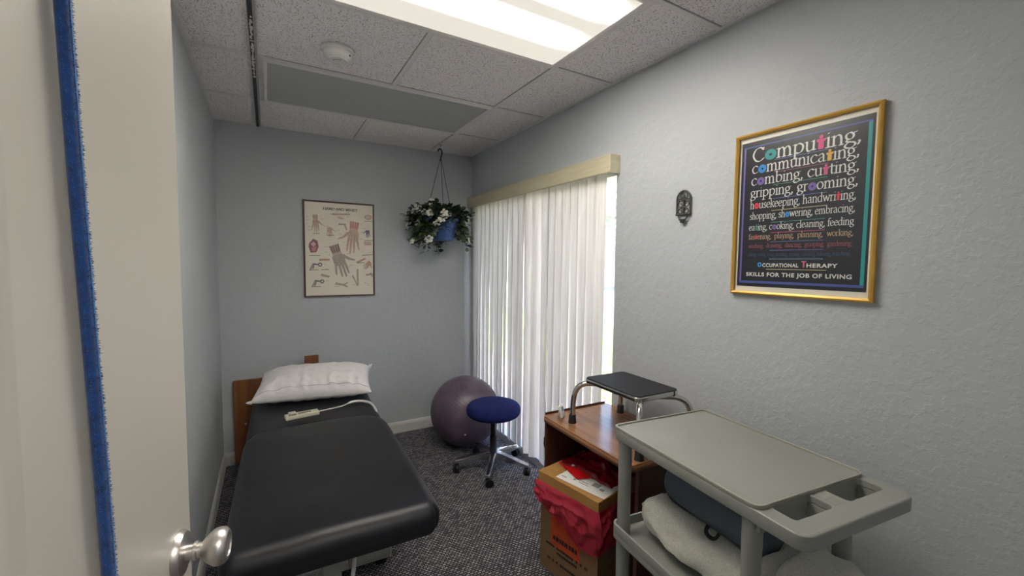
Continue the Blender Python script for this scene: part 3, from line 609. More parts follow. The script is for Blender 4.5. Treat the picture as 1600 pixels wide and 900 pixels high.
# ------------------------------------------------------------------ cardboard box with red liner
cb = thing('cardboard_box', 'brown cardboard box with orange print and red liner under the side table', 'box', (1.272, 1.452, 0), R(10.2))
lx, ly = .165, .176; LZ = .46  # local: -x faces out, y along the front
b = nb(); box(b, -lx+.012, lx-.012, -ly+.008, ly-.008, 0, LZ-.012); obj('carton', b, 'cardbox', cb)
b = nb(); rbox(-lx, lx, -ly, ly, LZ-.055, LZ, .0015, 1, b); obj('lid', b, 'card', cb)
for y in (-.075, .0, .09): obj('lid_tab', box(nb(), -lx-.001, -lx+.012, y-.035, y+.03, LZ-.0005, LZ+.0012), 'card', cb)
xf_ = -lx+.0115
b = nb(); box(b, xf_-.0006, xf_, -.075, .10, .14, .30); obj('orange_label', b, 'orangelabel', cb)
b = nb(); rr = random.Random(3)
def smudge(y0, y1, z, h, gap=.012):
    y = y0
    while y > y1:
        wq = rr.uniform(.5, 1.0)*h; box(b, xf_-.0011, xf_-.0004, y-wq, y, z, z+h*rr.uniform(.8, 1)); y -= wq*1.25+(gap if rr.random() < .16 else 0)
smudge(.085, -.06, .168, .022, .0); smudge(.13, -.125, .130, .011); smudge(.06, -.06, .108, .012, 0); smudge(.12, -.08, .062, .012); obj('print', b, 'boxink', cb, label='faded dark printing')
# liner: red film folded out over the rim, hanging in a ragged skirt
b = nb()
def skirt(u, v):
    # u round three sides: left end (+y) -> front (-x) -> right end (-y)
    per = [(.06, ly), (-lx, ly), (-lx, -ly), (.10, -ly)]; L = [.06+lx, 2*ly, .10+lx]; s = u*sum(L); i = 0
    while i < 2 and s > L[i]: s -= L[i]; i += 1
    p = Vector((*per[i], 0)).lerp(Vector((*per[i+1], 0)), min(1, s/L[i])); out = Vector((p.x/lx, p.y/ly, 0)); out = Vector((-1 if i == 1 else out.x*.35, out.y*.35 if i == 1 else (1 if i == 0 else -1), 0)).normalized()
    f = u*10; drop = .10+.10*min(1, max(0, (u-.28)/.3))+.03*fbm((f, 2, 0), .7)
    bil = (.022-.010*min(1, max(0, (u-.3)/.3)))*math.sin(PI*min(1, v*1.15))**.8+.012*fbm((f, v*2.5, 1), .9)*v*2+.026*(.25-abs(noise.noise(Vector((f*1.1+v*2, v*2.2-f*.5, 4)))))*min(1, v*4)+.012*(.25-abs(noise.noise(Vector((f*2.6-v*3, v*4, 9)))))*min(1, v*4)
    if v > .93: bil -= .012
    q = p+out*(.004+max(-.001, bil)); return Vector((q.x, q.y, LZ-.040-drop*v))
grid(b, 110, 34, skirt); obj('liner', b, 'redbag', cb, True, label='shiny red plastic liner folded over the rim', angle=22)
# things on the lid
CBM = Matrix.Translation((1.272, 1.452, 0)) @ Matrix.Rotation(R(10.2), 4, 'Z')
pp = thing('paper_sheet', 'white printed sheet lying on the cardboard box lid', 'paper', CBM @ Vector((-.055, -.045, LZ+.0015)), R(10.2+4))
obj('sheet', box(nb(), -.085, .085, -.125, .13, 0, .0012), 'paper', pp)
b = nb(); rr = random.Random(5)
for y, x, wq, hq in ((-.10, .03, .03, .025), (-.06, -.03, .035, .03), (-.09, -.04, .02, .018), (.05, -.05, .012, .014), (.09, -.06, .03, .006), (-.02, -.05, .05, .004), (-.01, -.035, .06, .004)): box(b, x, x+hq, y, y+wq, .0012, .0016)
obj('printing', b, 'greyink_shade', pp)
rb_ = thing('red_bag', 'crumpled dark red plastic bag lying folded on the cardboard box lid', 'bag', CBM @ Vector((.055, .005, LZ+.0018)), R(10.2))
b = nb()
def crumple(u, v):
    x = (u-.5)*.19; y = (v-.5)*.30; e = (math.sin(PI*min(1, max(0, u)))*math.sin(PI*v))**.4
    z = .002+e*(.040+.030*fbm((x*14, y*9, 2), 1.0)+.016*abs(fbm((x*40, y*30, 5), 1)))
    return Vector((x+.012*fbm((y*14, 1, 0), 1), y+.012*fbm((x*14, 7, 0), 1), max(.002, z)))
grid(b, 44, 60, crumple); grid(b, 12, 12, lambda u, v: Vector(((u-.5)*.17, (v-.5)*.27, .0012))); obj('film', b, 'redbag_dark', rb_, True, angle=60)
b = nb(); g = [(-.10, .155, .004), (-.152, -.008, .0035), (-.075, -.06, .012), (-.02, .05, .03), (-.02, .15, .012)]
ctr = Vector((-.07, .05, .018)); vv = [b.verts.new(p) for p in g]; vc = b.verts.new(ctr)
for i in range(5): b.faces.new((vv[i], vv[(i+1) % 5], vc))
bmesh.ops.subdivide_edges(b, edges=b.edges[:], cuts=4, use_grid_fill=True)
for v in b.verts: v.co.z = max(.0034, v.co.z+.004*fbm(v.co, 30))
obj('flap', b, 'redcloth', rb_, True, label='bright red folded flap')

# ------------------------------------------------------------------ grey utility cart
ct = thing('utility_cart', 'grey moulded plastic utility cart with two handle openings by right wall', 'cart', (1.193, .710, 0), R(-6.5))
cw, cy0, cy1, CZ = .213, -.322, .322, .87
TRY = -.212
# top: slab with two hand openings, thin raised lip round the tray
out = rrect(-cw, cw, cy0, cy1, .03, 6)
h1 = rrect(-cw+.045, -.030, cy0+.050, TRY-.002, .012, 4); h2 = rrect(.030, cw-.035, cy0+.050, TRY-.002, .012, 4)
obj('top_shelf', prism([rrect(-cw+.003, cw-.003, cy0+.003, cy1-.003, .028, 6), h1, h2], CZ-.018, CZ-.0035, .0), 'cart', ct, True, angle=30)
b = prism([rrect(-cw+.004, cw-.004, TRY, cy1-.004, .02, 6)], CZ-.006, CZ+.0005, .001); obj('tray_surface', b, 'cart', ct, True, angle=30)
b = prism([rrect(-cw, cw, TRY-.002, cy1, .024, 6), rrect(-cw+.007, cw-.007, TRY+.003, cy1-.007, .018, 6)], CZ-.004, CZ+.006, .0015); obj('tray_lip', b, 'cartlip', ct, True, angle=30)
b = prism([out, rrect(-cw+.012, cw-.012, cy0+.012, cy1-.012, .02, 6)], CZ-.038, CZ-.0030, .004); obj('apron', b, 'cart', ct, True, angle=30)
b = nb(); box(b, -cw+.012, cw-.012, TRY-.001, TRY+.008, CZ-.060, CZ-.015); 
for x in (-.030, .030): box(b, x-.003, x+.003, cy0+.046, TRY, CZ-.058, CZ-.02)
for x0_, x1_ in ((-cw+.045, -.03), (.03, cw-.035)):
    box(b, x0_-.003, x0_, cy0+.05, TRY, CZ-.058, CZ-.02); box(b, x0_, x1_, cy0+.0465, cy0+.0495, CZ-.058, CZ-.02); box(b, x1_, x1_+.003, cy0+.05, TRY, CZ-.058, CZ-.02)
obj('handle_web', b, 'cart', ct)
b = nb(); box(b, -.021, .021, -.268, -.2675, CZ-.0045, CZ-.0030); box(b, -.021, .021, -.244, -.2435, CZ-.0045, CZ-.0030)
for k in range(6): box(b, -.017+k*.006, -.0162+k*.006, -.2665, -.2455, CZ-.0045, CZ-.0031)
obj('embossed_plate', b, 'cartlip', ct)
SZ = .535
def lower(z):
    b = prism([rrect(-cw, cw, TRY+.005, cy1, .028, 6)], z-.052, z-.030, .003); prism([rrect(-cw, cw, TRY+.005, cy1, .028, 6), rrect(-cw+.008, cw-.008, TRY+.013, cy1-.008, .022, 6)], z-.034, z, .002, b); return b
obj('lower_shelf', lower(SZ), 'cart', ct, True, angle=30); obj('bottom_shelf', lower(.19), 'cart', ct, True, angle=30)
for sx in (-1, 1):
    for py in (cy1-.034, TRY+.030):
        b = nb(); px = sx*(cw-.030)
        for z0_, z1_ in ((.13, SZ-.0525), (SZ-.0295, CZ-.0205)): tube(b, [(px, py, z0_), (px, py, (z0_+z1_)/2), (px, py, z1_)], [.0225, .0215, .0235], 18)
        obj('post', b, 'cart', ct, True, angle=50)
        cs = obj('caster', lathe(nb(), [(0, -.014), (.045, -.014), (.05, -.009), (.05, .009), (.045, .014), (0, .014)], 22, Matrix.Translation((px, py-.012, .050)) @ Matrix.Rotation(R(90), 4, 'Y')), 'rubber', ct, True)
        b = nb(); box(b, px-.020, px-.0165, py-.03, py+.02, .05, .138); box(b, px+.0165, px+.020, py-.03, py+.02, .05, .138); box(b, px-.02, px+.02, py-.03, py+.02, .13, .139); obj('fork', b, 'lightmetal', cs)
CTM = Matrix.Translation((1.193, .710, 0)) @ Matrix.Rotation(R(-6.5), 4, 'Z')
# folded white blanket on the lower shelf
bl = thing('blanket', 'folded white fleece blanket on the lower shelf of the grey cart', 'blanket', CTM @ Vector((0, 0, SZ-.0295)), R(-6.5))
b = nb()
def fleece(u, v):
    y = .272-.50*v; a = 2*PI*u; e = .42
    cx = .018-.02*v; hx_ = .158-.012*v+.008*math.sin(v*7); hz_ = .070*(1-.1*v)+.006*math.sin(v*9+1)
    endf = min(1, (v+.004)/.10)**.5*min(1, (1.004-v)/.05)**.4
    x = math.copysign(abs(math.cos(a))**.62, math.cos(a)); z = math.copysign(abs(math.sin(a))**.72, math.sin(a))
    n_ = .016*fbm((x*1.4, y*9, z*1.5), 1.2)+.006*fbm((x*5, y*22, z*4), 1)
    fold = -.016*math.exp(-((v-.84)/.035)**2)*(1 if x < .6 else .3)
    X_ = cx+x*(hx_*(.75+.25*endf)+n_+fold); Z_ = max(.0015, hz_+.004+(hz_*z*endf)+(n_+fold*.8)*(.7 if z > 0 else .1))
    d2 = .084**2-(X_+.002)**2
    if z > 0 and d2 > 0 and -.115 < y < .25: Z_ = min(Z_, SZ+.088+.075-(SZ-.0295)-d2**.5)
    return Vector((X_, y, Z_))
g = grid(b, 48, 60, fleece, True); b.faces.new([g[i][0] for i in range(48)]); b.faces.new([g[i][-1] for i in range(48)][::-1]); obj('upper_fold', b, 'fleece', bl, True, angle=180)
b = nb()
def fleece2(u, v):
    y = -.165-.135*v; a = 2*PI*u; x = math.copysign(abs(math.cos(a))**.6, math.cos(a)); z = math.copysign(abs(math.sin(a))**.8, math.sin(a)); ef = min(1, (1.004-v)/.35)**.5
    n_ = .010*fbm((x*2, y*20, z*2), 1.2); return Vector((.045+x*(.115*(.8+.2*ef))+n_, y, .085+.074*z*ef-.012*v+n_*.6+.006))
g = grid(b, 36, 16, fleece2, True); b.faces.new([g[i][0] for i in range(36)]); b.faces.new([g[i][-1] for i in range(36)][::-1]); obj('end_fold', b, 'fleece', bl, True, angle=180)
# slate roll on the blanket
rl = thing('bolster', 'dark slate blue foam bolster roll lying on the white blanket in the cart', 'bolster', CTM @ Vector((-.002, 0, SZ+.088)), R(-6.5+1))
b = nb(); prf = [(0, .222), (.055, .222), (.070, .217), (.079, .202), (.081, .15), (.081, -.085), (.078, -.10), (.068, -.11), (0, -.11)]; lathe(b, prf, 36, Matrix.Translation((0, 0, .075)) @ Matrix.Rotation(R(-90), 4, 'X')); obj('cover', b, 'mat_blue', rl, True, angle=50)
b = nb(); tube(b, spline([(-.074, .035, .030), (-.086, .032, .016), (-.090, .015, .010), (-.087, .0, .014), (-.076, -.005, .028)], 5), .006, 8, True, .4); obj('strap', b, 'strapblack', rl, True)

# ------------------------------------------------------------------ hanging basket
HX, HY = 1.209, 3.235
hk = thing('hanging_basket', 'blue hanging pot of dark green foliage with white flowers in far corner', 'hanging plant', (HX, HY, 1.60))
b = nb(); prf = [(0, .0), (.094, 0), (.098, .004), (.106, .035), (.109, .036), (.128, .135), (.138, .152), (.142, .153), (.142, .172), (.136, .172), (.132, .155), (0, .150)]
lathe(b, prf, 12); obj('pot', b, 'pot', hk, True, angle=20); obj('soil', lathe(nb(), [(0, .151), (.131, .151), (.10, .165), (0, .172)], 20), 'soil', hk, True)
zt = 2.243-1.60
for k in range(3):
    a = R(-100+120*k); b = nb(); tube(b, [(.138*math.cos(a), .138*math.sin(a), .165), (.07*math.cos(a), .07*math.sin(a), .40), (.006*math.cos(a), .006*math.sin(a), zt+.0)], .0022, 6); obj('hanger_wire', b, 'wire', hk, True)
b = nb(); tube(b, spline([(0, 0, zt-.012), (.003, 0, zt+.02), (.010, 0, zt+.045), (.008, 0, zt+.068), (-.006, 0, zt+.080), (-.020, 0, zt+.070), (-.022, 0, zt+.058)], 6), .0058, 10); obj('hook', b, 'hookblue', hk, True)
b = nb(); tube(b, spline([(0, 0, 2.356-1.60), (0, 0, zt+.100), (-.008, 0, zt+.090), (-.010, 0, zt+.078), (-.001, 0, zt+.0715), (.006, 0, zt+.078)], 5), .002, 6); lathe(b, [(0, 2.3565-1.6), (.012, 2.3565-1.6), (.012, 2.353-1.6), (0, 2.353-1.6)], 12); obj('ceiling_hook', b, 'lightmetal', hk, True)
lf = nb(); lf2 = nb(); fl = nb(); stm = nb(); rf = random.Random(11)
def leaf(bm, p, d, s):
    d = d.normalized(); a, n = frame_of(d, Vector((rf.gauss(0, .3), rf.gauss(0, .3), 1)).normalized()); pts = [(0, 0, 0), (.25, .34, .05), (.6, .40, .06), (.9, .16, 0), (1, 0, -.04), (.9, -.16, 0), (.6, -.40, .06), (.25, -.34, .05), (.5, 0, -.02)]
    v = [p+d*s*x+a*s*y+n*s*z for x, y, z in pts]
    for q in v: q.y = min(q.y, YB-.006-HY); 
    add(bm, v, ((0, 1, 8), (1, 2, 8), (2, 3, 8), (3, 4, 8), (4, 5, 8), (5, 6, 8), (6, 7, 8), (7, 0, 8)))
def flower(p, d, s):
    d = d.normalized(); a, n = frame_of(d)
    for k in range(5):
        t = 2*PI*k/5+rf.random()*.3; q = (a*math.cos(t)+n*math.sin(t)); w_ = (-a*math.sin(t)+n*math.cos(t)); add(fl, [p, p+q*s*.5+w_*s*.42+d*s*.2, p+q*s+w_*s*.25+d*s*.12, p+q*s-w_*s*.25+d*s*.12, p+q*s*.5-w_*s*.42+d*s*.15], ((0, 1, 2, 3, 4),))
for k in range(210):
    a = rf.uniform(0, 2*PI); fall = rf.random(); rad = .10+.135*rf.random()**.6
    z0_ = .15+.13*rf.random(); tipz = .22+.07*math.sin(a*3)-.30*fall*(rad/.235)
    if fall < .4: tipz = .17+.20*rf.random()*(1-rad/.3)
    xs = 1.08 if math.cos(a) < 0 else 1.0
    tip = Vector((rad*math.cos(a)*xs, rad*math.sin(a), tipz))
    # keep part of the pot's right-hand front clear, as in the photo
    if -1.5 < a-2*PI < -.5 and fall > .35: continue
    root = Vector((.06*math.cos(a), .06*math.sin(a), .16)); mid = root.lerp(tip, .6)+Vector((0, 0, .05))
    if tip.y > YB-.03-HY: tip.y = YB-.03-HY; mid.y = min(mid.y, tip.y)
    pts = spline([root, mid, tip], 4); tube(stm, pts, .0016, 4)
    for j in range(13):
        p = pts[min(8, 2+rf.randrange(7))]+Vector((rf.gauss(0, .012), rf.gauss(0, .012), rf.gauss(0, .012))); d = Vector((math.cos(a)+rf.gauss(0, .7), math.sin(a)+rf.gauss(0, .7), rf.gauss(-.1, .6))); leaf(lf2 if rf.random() < (.22 if tipz > .08 else .45) else lf, p, d, rf.uniform(.032, .054))
    if rf.random() < .30: flower(tip+Vector((math.cos(a)*.015, math.sin(a)*.015, .008)), Vector((math.cos(a), math.sin(a)-.4, .3)), rf.uniform(.022, .034))
for bm_, nm, mt_ in ((stm, 'stem', 'leaf'), (lf, 'foliage', 'leaf'), (lf2, 'pale_foliage', 'leaf2'), (fl, 'flowers', 'petal')):
    for v in bm_.verts: v.co.y = min(v.co.y, YB-.006-HY)
    o = obj(nm, bm_, mt_, hk, False)
    if nm != 'stem': o['kind'] = 'stuff'

# ------------------------------------------------------------------ lettering: a broad-nib serif face drawn stroke by stroke
def Ls(*p): return list(p)
def Sp(*p): return [(v.x, v.y) for v in spline([(a, b_, 0) for a, b_ in p], 5)]
def El(cx, cy, rx, ry): return [(cx+rx*math.cos(2*PI*k/24), cy+ry*math.sin(2*PI*k/24)) for k in range(25)]
def foot(x, w_=.16): return Ls((x-w_, .0), (x+w_, .0))
bowl = lambda: Sp((.17, .72), (.42, .97), (.72, .8), (.78, .5), (.68, .14), (.42, 0), (.17, .14))
GL = {
 'a': (.80, [Sp((.12, .78), (.3, .97), (.5, .9), (.56, .62)), Ls((.56, .65), (.56, .14)), Sp((.56, .14), (.63, .01), (.76, .07)), Sp((.56, .58), (.26, .48), (.1, .25), (.24, .02), (.42, .05), (.56, .2))]),
 'b': (.90, [Ls((.17, 1.55), (.17, .05)), Ls((.03, 1.5), (.17, 1.55)), bowl()]),
 'c': (.76, [Sp((.68, .82), (.5, .97), (.25, .88), (.09, .5), (.22, .1), (.45, 0), (.7, .15))]),
 'd': (.88, [Sp((.68, .85), (.45, .97), (.15, .78), (.1, .4), (.25, .05), (.5, .03), (.68, .2)), Ls((.68, 1.55), (.68, .02)), Ls((.54, 1.5), (.68, 1.55)), Ls((.68, .02), (.82, .06))]),
 'e': (.76, [Ls((.1, .50), (.66, .56)), Sp((.66, .56), (.58, .86), (.4, .98), (.17, .8), (.08, .45), (.2, .1), (.45, 0), (.68, .17))]),
 'f': (.50, [Sp((.62, 1.42), (.47, 1.54), (.3, 1.42), (.25, 1.1)), Ls((.25, 1.15), (.25, 0)), Ls((.05, .95), (.5, .95)), foot(.25)]),
 'g': (.80, [El(.36, .64, .25, .31), Sp((.24, .36), (.15, .18), (.35, .1), (.65, .0), (.72, -.22), (.45, -.45), (.15, -.40), (.06, -.2), (.26, .06)), Ls((.54, .86), (.78, .94))]),
 'h': (.86, [Ls((.17, 1.55), (.17, 0)), Ls((.03, 1.5), (.17, 1.55)), Sp((.17, .7), (.4, .96), (.6, .88), (.67, .55)), Ls((.67, .58), (.67, 0)), foot(.17, .13), foot(.67, .13)]),
 'i': (.38, [Ls((.18, .95), (.18, 0)), Ls((.04, .9), (.18, .95)), foot(.18), Ls((.17, 1.33), (.19, 1.33))]),
 'k': (.80, [Ls((.17, 1.55), (.17, 0)), Ls((.03, 1.5), (.17, 1.55)), Ls((.62, .95), (.18, .46)), Ls((.3, .58), (.7, .02)), foot(.17, .13), Ls((.5, .95), (.74, .95)), Ls((.6, 0), (.84, 0))]),
 'l': (.38, [Ls((.18, 1.55), (.18, 0)), Ls((.04, 1.5), (.18, 1.55)), foot(.18)]),
 'm': (1.32, [Ls((.17, .95), (.17, 0)), Ls((.03, .9), (.17, .95)), Sp((.17, .7), (.38, .96), (.56, .88), (.63, .55)), Ls((.63, .58), (.63, 0)), Sp((.63, .7), (.84, .96), (1.02, .88), (1.09, .55)), Ls((1.09, .58), (1.09, 0)), foot(.17, .12), foot(.63, .12), foot(1.09, .13)]),
 'n': (.86, [Ls((.17, .95), (.17, 0)), Ls((.03, .9), (.17, .95)), Sp((.17, .7), (.4, .96), (.6, .88), (.67, .55)), Ls((.67, .58), (.67, 0)), foot(.17, .13), foot(.67, .13)]),
 'o': (.84, [El(.42, .48, .33, .48)]),
 'p': (.90, [Ls((.17, .95), (.17, -.48)), Ls((.03, .9), (.17, .95)), bowl(), Ls((.03, -.48), (.33, -.48))]),
 'r': (.58, [Ls((.17, .95), (.17, 0)), Ls((.03, .9), (.17, .95)), Sp((.17, .68), (.35, .92), (.52, .9)), foot(.17, .14)]),
 's': (.64, [Sp((.54, .82), (.36, .97), (.14, .85), (.16, .63), (.4, .48), (.55, .3), (.48, .06), (.28, 0), (.09, .14))]),
 't': (.54, [Ls((.25, 1.22), (.25, .2)), Sp((.25, .2), (.32, .02), (.52, .1)), Ls((.05, .93), (.5, .93))]),
 'u': (.86, [Ls((.17, .93), (.17, .3)), Sp((.17, .3), (.24, .03), (.42, 0), (.66, .2)), Ls((.67, .95), (.67, .03)), Ls((.04, .91), (.17, .93)), Ls((.54, .91), (.67, .95)), Ls((.67, .03), (.82, .06))]),
 'w': (1.16, [Ls((.08, .95), (.34, .02)), Ls((.34, .02), (.57, .9)), Ls((.57, .9), (.82, .02)), Ls((.82, .02), (1.08, .95)), Ls((0, .95), (.2, .95)), Ls((.96, .95), (1.16, .95))]),
 'x': (.76, [Ls((.1, .95), (.66, 0)), Ls((.64, .95), (.1, 0))]),
 'y': (.80, [Ls((.1, .95), (.4, .05)), Sp((.7, .95), (.4, .05), (.25, -.35), (.06, -.45)), Ls((0, .95), (.22, .95)), Ls((.58, .95), (.8, .95))]),
 'C': (1.10, [Sp((.95, 1.18), (.72, 1.43), (.32, 1.32), (.08, .72), (.3, .12), (.68, -.02), (1.0, .25)), Ls((.95, 1.4), (.95, 1.15))]),
 ',': (.34, [Sp((.14, .1), (.2, .02), (.1, -.26))]), ' ': (.42, []),
 'H': (1.2, [Ls((.2, 1.4), (.2, 0)), Ls((1., 1.4), (1., 0)), Ls((.2, .72), (1., .72)), foot(.2, .2), foot(1., .2), Ls((0, 1.4), (.4, 1.4)), Ls((.8, 1.4), (1.2, 1.4))]),
 'A': (1.2, [Ls((.15, 0), (.6, 1.4)), Ls((.6, 1.4), (1.05, 0)), Ls((.33, .48), (.87, .48)), foot(.15, .18), foot(1.05, .18)]),
 'N': (1.25, [Ls((.22, 1.4), (.22, 0)), Ls((.22, 1.4), (1., .02)), Ls((1., 1.4), (1., 0)), foot(.22, .2), Ls((0, 1.4), (.3, 1.4)), Ls((.8, 1.4), (1.2, 1.4))]),
 'D': (1.2, [Ls((.22, 1.4), (.22, 0)), Sp((.1, 1.4), (.6, 1.4), (1.02, 1.1), (1.05, .6), (.85, .1), (.5, 0), (.1, 0))]),
 'W': (1.6, [Ls((.12, 1.4), (.48, 0)), Ls((.48, 0), (.8, 1.3)), Ls((.8, 1.3), (1.14, 0)), Ls((1.14, 0), (1.48, 1.4)), Ls((0, 1.4), (.3, 1.4)), Ls((1.3, 1.4), (1.6, 1.4))]),
 'R': (1.2, [Ls((.22, 1.4), (.22, 0)), Sp((.1, 1.4), (.6, 1.4), (.92, 1.15), (.75, .75), (.3, .7)), Ls((.55, .7), (1.05, 0)), foot(.22, .2), Ls((.95, 0), (1.2, 0))]),
 'I': (.55, [Ls((.27, 1.4), (.27, 0)), foot(.27, .22), Ls((.05, 1.4), (.5, 1.4))]),
 'S': (.95, [Sp((.8, 1.15), (.55, 1.42), (.2, 1.3), (.18, .95), (.5, .72), (.82, .45), (.7, .08), (.4, -.02), (.1, .2)), Ls((.82, 1.4), (.82, 1.1)), Ls((.1, .3), (.1, 0))]),
 'T': (1.05, [Ls((.52, 1.4), (.52, 0)), Ls((.05, 1.4), (1., 1.4)), foot(.52, .2), Ls((.05, 1.4), (.05, 1.1)), Ls((1., 1.4), (1., 1.1))]),
}
def hull(P):
    P = sorted(set(P)); 
    def half(Q):
        h = []
        for p in Q:
            while len(h) > 1 and (h[-1][0]-h[-2][0])*(p[1]-h[-2][1])-(h[-1][1]-h[-2][1])*(p[0]-h[-2][0]) <= 0: h.pop()
            h.append(p)
        return h
    a = half(P); c = half(P[::-1]); return a[:-1]+c[:-1]
def nibpoly(w_, t_, ang):
    c, s = math.cos(ang), math.sin(ang); return [(x*c-y*s, x*s+y*c) for x, y in ((-w_/2, -t_/2), (w_/2, -t_/2), (w_/2, t_/2), (-w_/2, t_/2))]
DEPTH = [0]
def ink_strokes(bm, strokes, ox, oy, sx, sy, nib, place):
    for st_ in strokes:
        for p, q in zip(st_, st_[1:]):
            DEPTH[0] = (DEPTH[0]+1) % 60
            H = hull([(round(p[0]+a, 5), round(p[1]+b_, 5)) for a, b_ in nib]+[(round(q[0]+a, 5), round(q[1]+b_, 5)) for a, b_ in nib])
            if len(H) > 2: bm.faces.new([bm.verts.new(place(ox+x*sx, oy+y*sy)) for x, y in H])
def ring(bm, cx, cy, r0_, r1_, sy, place, n=20):
    A = [bm.verts.new(place(cx+r0_*math.cos(2*PI*k/n), cy+r0_*sy*math.sin(2*PI*k/n))) for k in range(n)]; B = [bm.verts.new(place(cx+r1_*math.cos(2*PI*k/n), cy+r1_*sy*math.sin(2*PI*k/n))) for k in range(n)]
    for k in range(n): bm.faces.new((A[k], A[(k+1) % n], B[(k+1) % n], B[k]))
def text_line(bms, s, col, x0, x1, y, xh, place, special=None, nib=None, sy=1.0):
    """s laid between x0 and x1; special = {index: (colour, kind)}; bms: colour -> bmesh"""
    special = special or {}; wid = lambda i, ch: (1.0 if special.get(i, (0, 0))[1] == 'ring' else .66 if special.get(i, (0, 0))[1] == 'man' else GL[ch][0])
    tot = sum(wid(i, c) for i, c in enumerate(s)); sx = (x1-x0)/tot; x = x0; nib = nib or nibpoly(.145, .045, R(26)); sy_ = xh
    for i, ch in enumerate(s):
        c, kind = special.get(i, (col, None)); bm = bms.setdefault(c, nb())
        if kind == 'ring': ring(bm, x+.5*sx, y+.48*sy_, .5*sx, .13*sx, min(1.25, .56*sy_/(.5*sx)), place)
        elif kind == 'man':
            k = sy_; cx = x+.33*sx
            for poly in (rrect(-.14, .14, .98, 1.32, .12, 3), rrect(-.33, .33, .70, .96, .06, 2), rrect(-.20, .20, -.02, .74, .05, 2)): bm.faces.new([bm.verts.new(place(cx+a*sx, y+b_*k)) for a, b_ in poly])
        else: ink_strokes(bm, GL[ch][1], x, y, sx, sy_, nib, place)
        x += wid(i, ch)*sx
def bfont_line(bms, s, col, x0, x1, y, caph, place, special=None, bold=.045, small=None):
    cu = bpy.data.curves.new('t', 'FONT'); cu.body = s; cu.offset = bold; cu.space_character = 1.12; cu.fill_mode = 'FRONT'; o = bpy.data.objects.new('t', cu); COL.objects.link(o)
    if small:
        cu.small_caps_scale = small
        for i, f in enumerate(cu.body_format): f.use_small_caps = True
    for i, (c, _) in (special or {}).items(): cu.body_format[i].material_index = 1
    me0 = [bpy.data.materials.new('a'), bpy.data.materials.new('b')]
    for m in me0: cu.materials.append(m)
    dgr = bpy.context.evaluated_depsgraph_get(); me = bpy.data.meshes.new_from_object(o.evaluated_get(dgr)); xs = [v.co.x for v in me.vertices]; ys = [v.co.y for v in me.vertices]
    sx = (x1-x0)/(max(xs)-min(xs)); sy = caph/(max(ys)-min(ys)); xm, ym = min(xs), min(ys); scol = list((special or {None: (col, 0)}).values())[0][0]
    for p in me.polygons:
        bm = bms.setdefault(scol if p.material_index == 1 else col, nb())
        try: bm.faces.new([bm.verts.new(place(x0+(me.vertices[i].co.x-xm)*sx, y+(me.vertices[i].co.y-ym)*sy)) for i in p.vertices])
        except ValueError: pass
    bpy.data.objects.remove(o); bpy.data.curves.remove(cu); bpy.data.meshes.remove(me)
    for m in me0: bpy.data.materials.remove(m)

# ------------------------------------------------------------------ framed poster of activity words (right wall)
po = thing('framed_poster', 'gold-framed black poster of white lettering about occupational therapy on right wall', 'poster', (XR, .77, 1.617))
# local: u runs to the viewer's right = -y ; face is at -x
U0 = .77; Z0 = 1.617
def pw(d): return lambda u, z: Vector((-d-DEPTH[0]*5e-6, -u, z))
hu, hz = .2245, .298
def pframe(bm, hu, hz, wd, d0, d1):
    o = [(-hu, -hz), (hu, -hz), (hu, hz), (-hu, hz)]; i = [(-hu+wd, -hz+wd), (hu-wd, -hz+wd), (hu-wd, hz-wd), (-hu+wd, hz-wd)]; m = [((a[0]+c[0])/2, (a[1]+c[1])/2) for a, c in zip(o, i)]
    R_ = [[bm.verts.new((-d, -p[0], p[1])) for p in q] for q, d in ((o, d0), (o, d1-.003), (m, d1), (i, d1-.004), (i, d0))]
    for A, B in zip(R_, R_[1:]+R_[:1]):
        for k in range(4): bm.faces.new((A[k], A[(k+1) % 4], B[(k+1) % 4], B[k]))
b = nb(); pframe(b, hu, hz, .0125, .001, .020); obj('frame', b, 'gold', po)
def panel(bm, d, u0, u1, z0, z1, th=.0004): box(bm, -d-th, -d, -u1, -u0, z0, z1)
mt_ = obj('margin', (lambda q: (panel(q, .006, -hu+.012, hu-.012, -hz+.012, hz-.012), q)[1])(nb()), 'mat', po)
pk = obj('print', (lambda q: (panel(q, .0068, -.204, .204, 1.3495-Z0, 1.885-Z0), q)[1])(nb()), 'blackprint', po)
bms = {}
P1 = pw(.0080)
U = lambda y: U0-y
rows = [('Computing,', 'white', .933, .598, 1.810, .0335, {1: ('teal', 'ring'), 5: ('pink', 'man')}), ('communicating,', 'white', .933, .601, 1.7675, .0270, {1: ('blue', 'ring'), 9: ('gold', 'man')}),
        ('combing, cutting,', 'white', .934, .600, 1.724, .0255, {1: ('purple', 'ring'), 11: ('rose', 'man')}), ('gripping, grooming,', 'white', .935, .601, 1.680, .0240, {12: ('purple', 'ring')}),
        ('housekeeping, handwriting,', 'white', .934, .604, 1.638, .0195, {1: ('red', 'ring'), 21: ('red', 'man')}), ('shopping, showering, embracing,', 'white', .934, .605, 1.5985, .0170, {12: ('blue', 'ring')}),
        ('eating, cooking, cleaning, feeding', 'white', .935, .606, 1.558, .0160, {2: ('green', 'man'), 9: ('purple', 'ring')}), ('fastening,  playing,  planning,  working,', 'tan', .935, .606, 1.525, .0130, {3: ('red', 'man')}),
        ('washing,  drawing,  dancing,  grasping,  gardening,', 'brick', .934, .607, 1.493, .0105, None), ('raking, riding, tying, knitting, sipping, carrying, relaxing, marching,', 'dim', .934, .611, 1.4625, .0085, None)]
for s, c, ya, yb, z, xh, spc in rows: text_line(bms, s, c, U(ya), U(yb), z-Z0, xh, P1, spc)
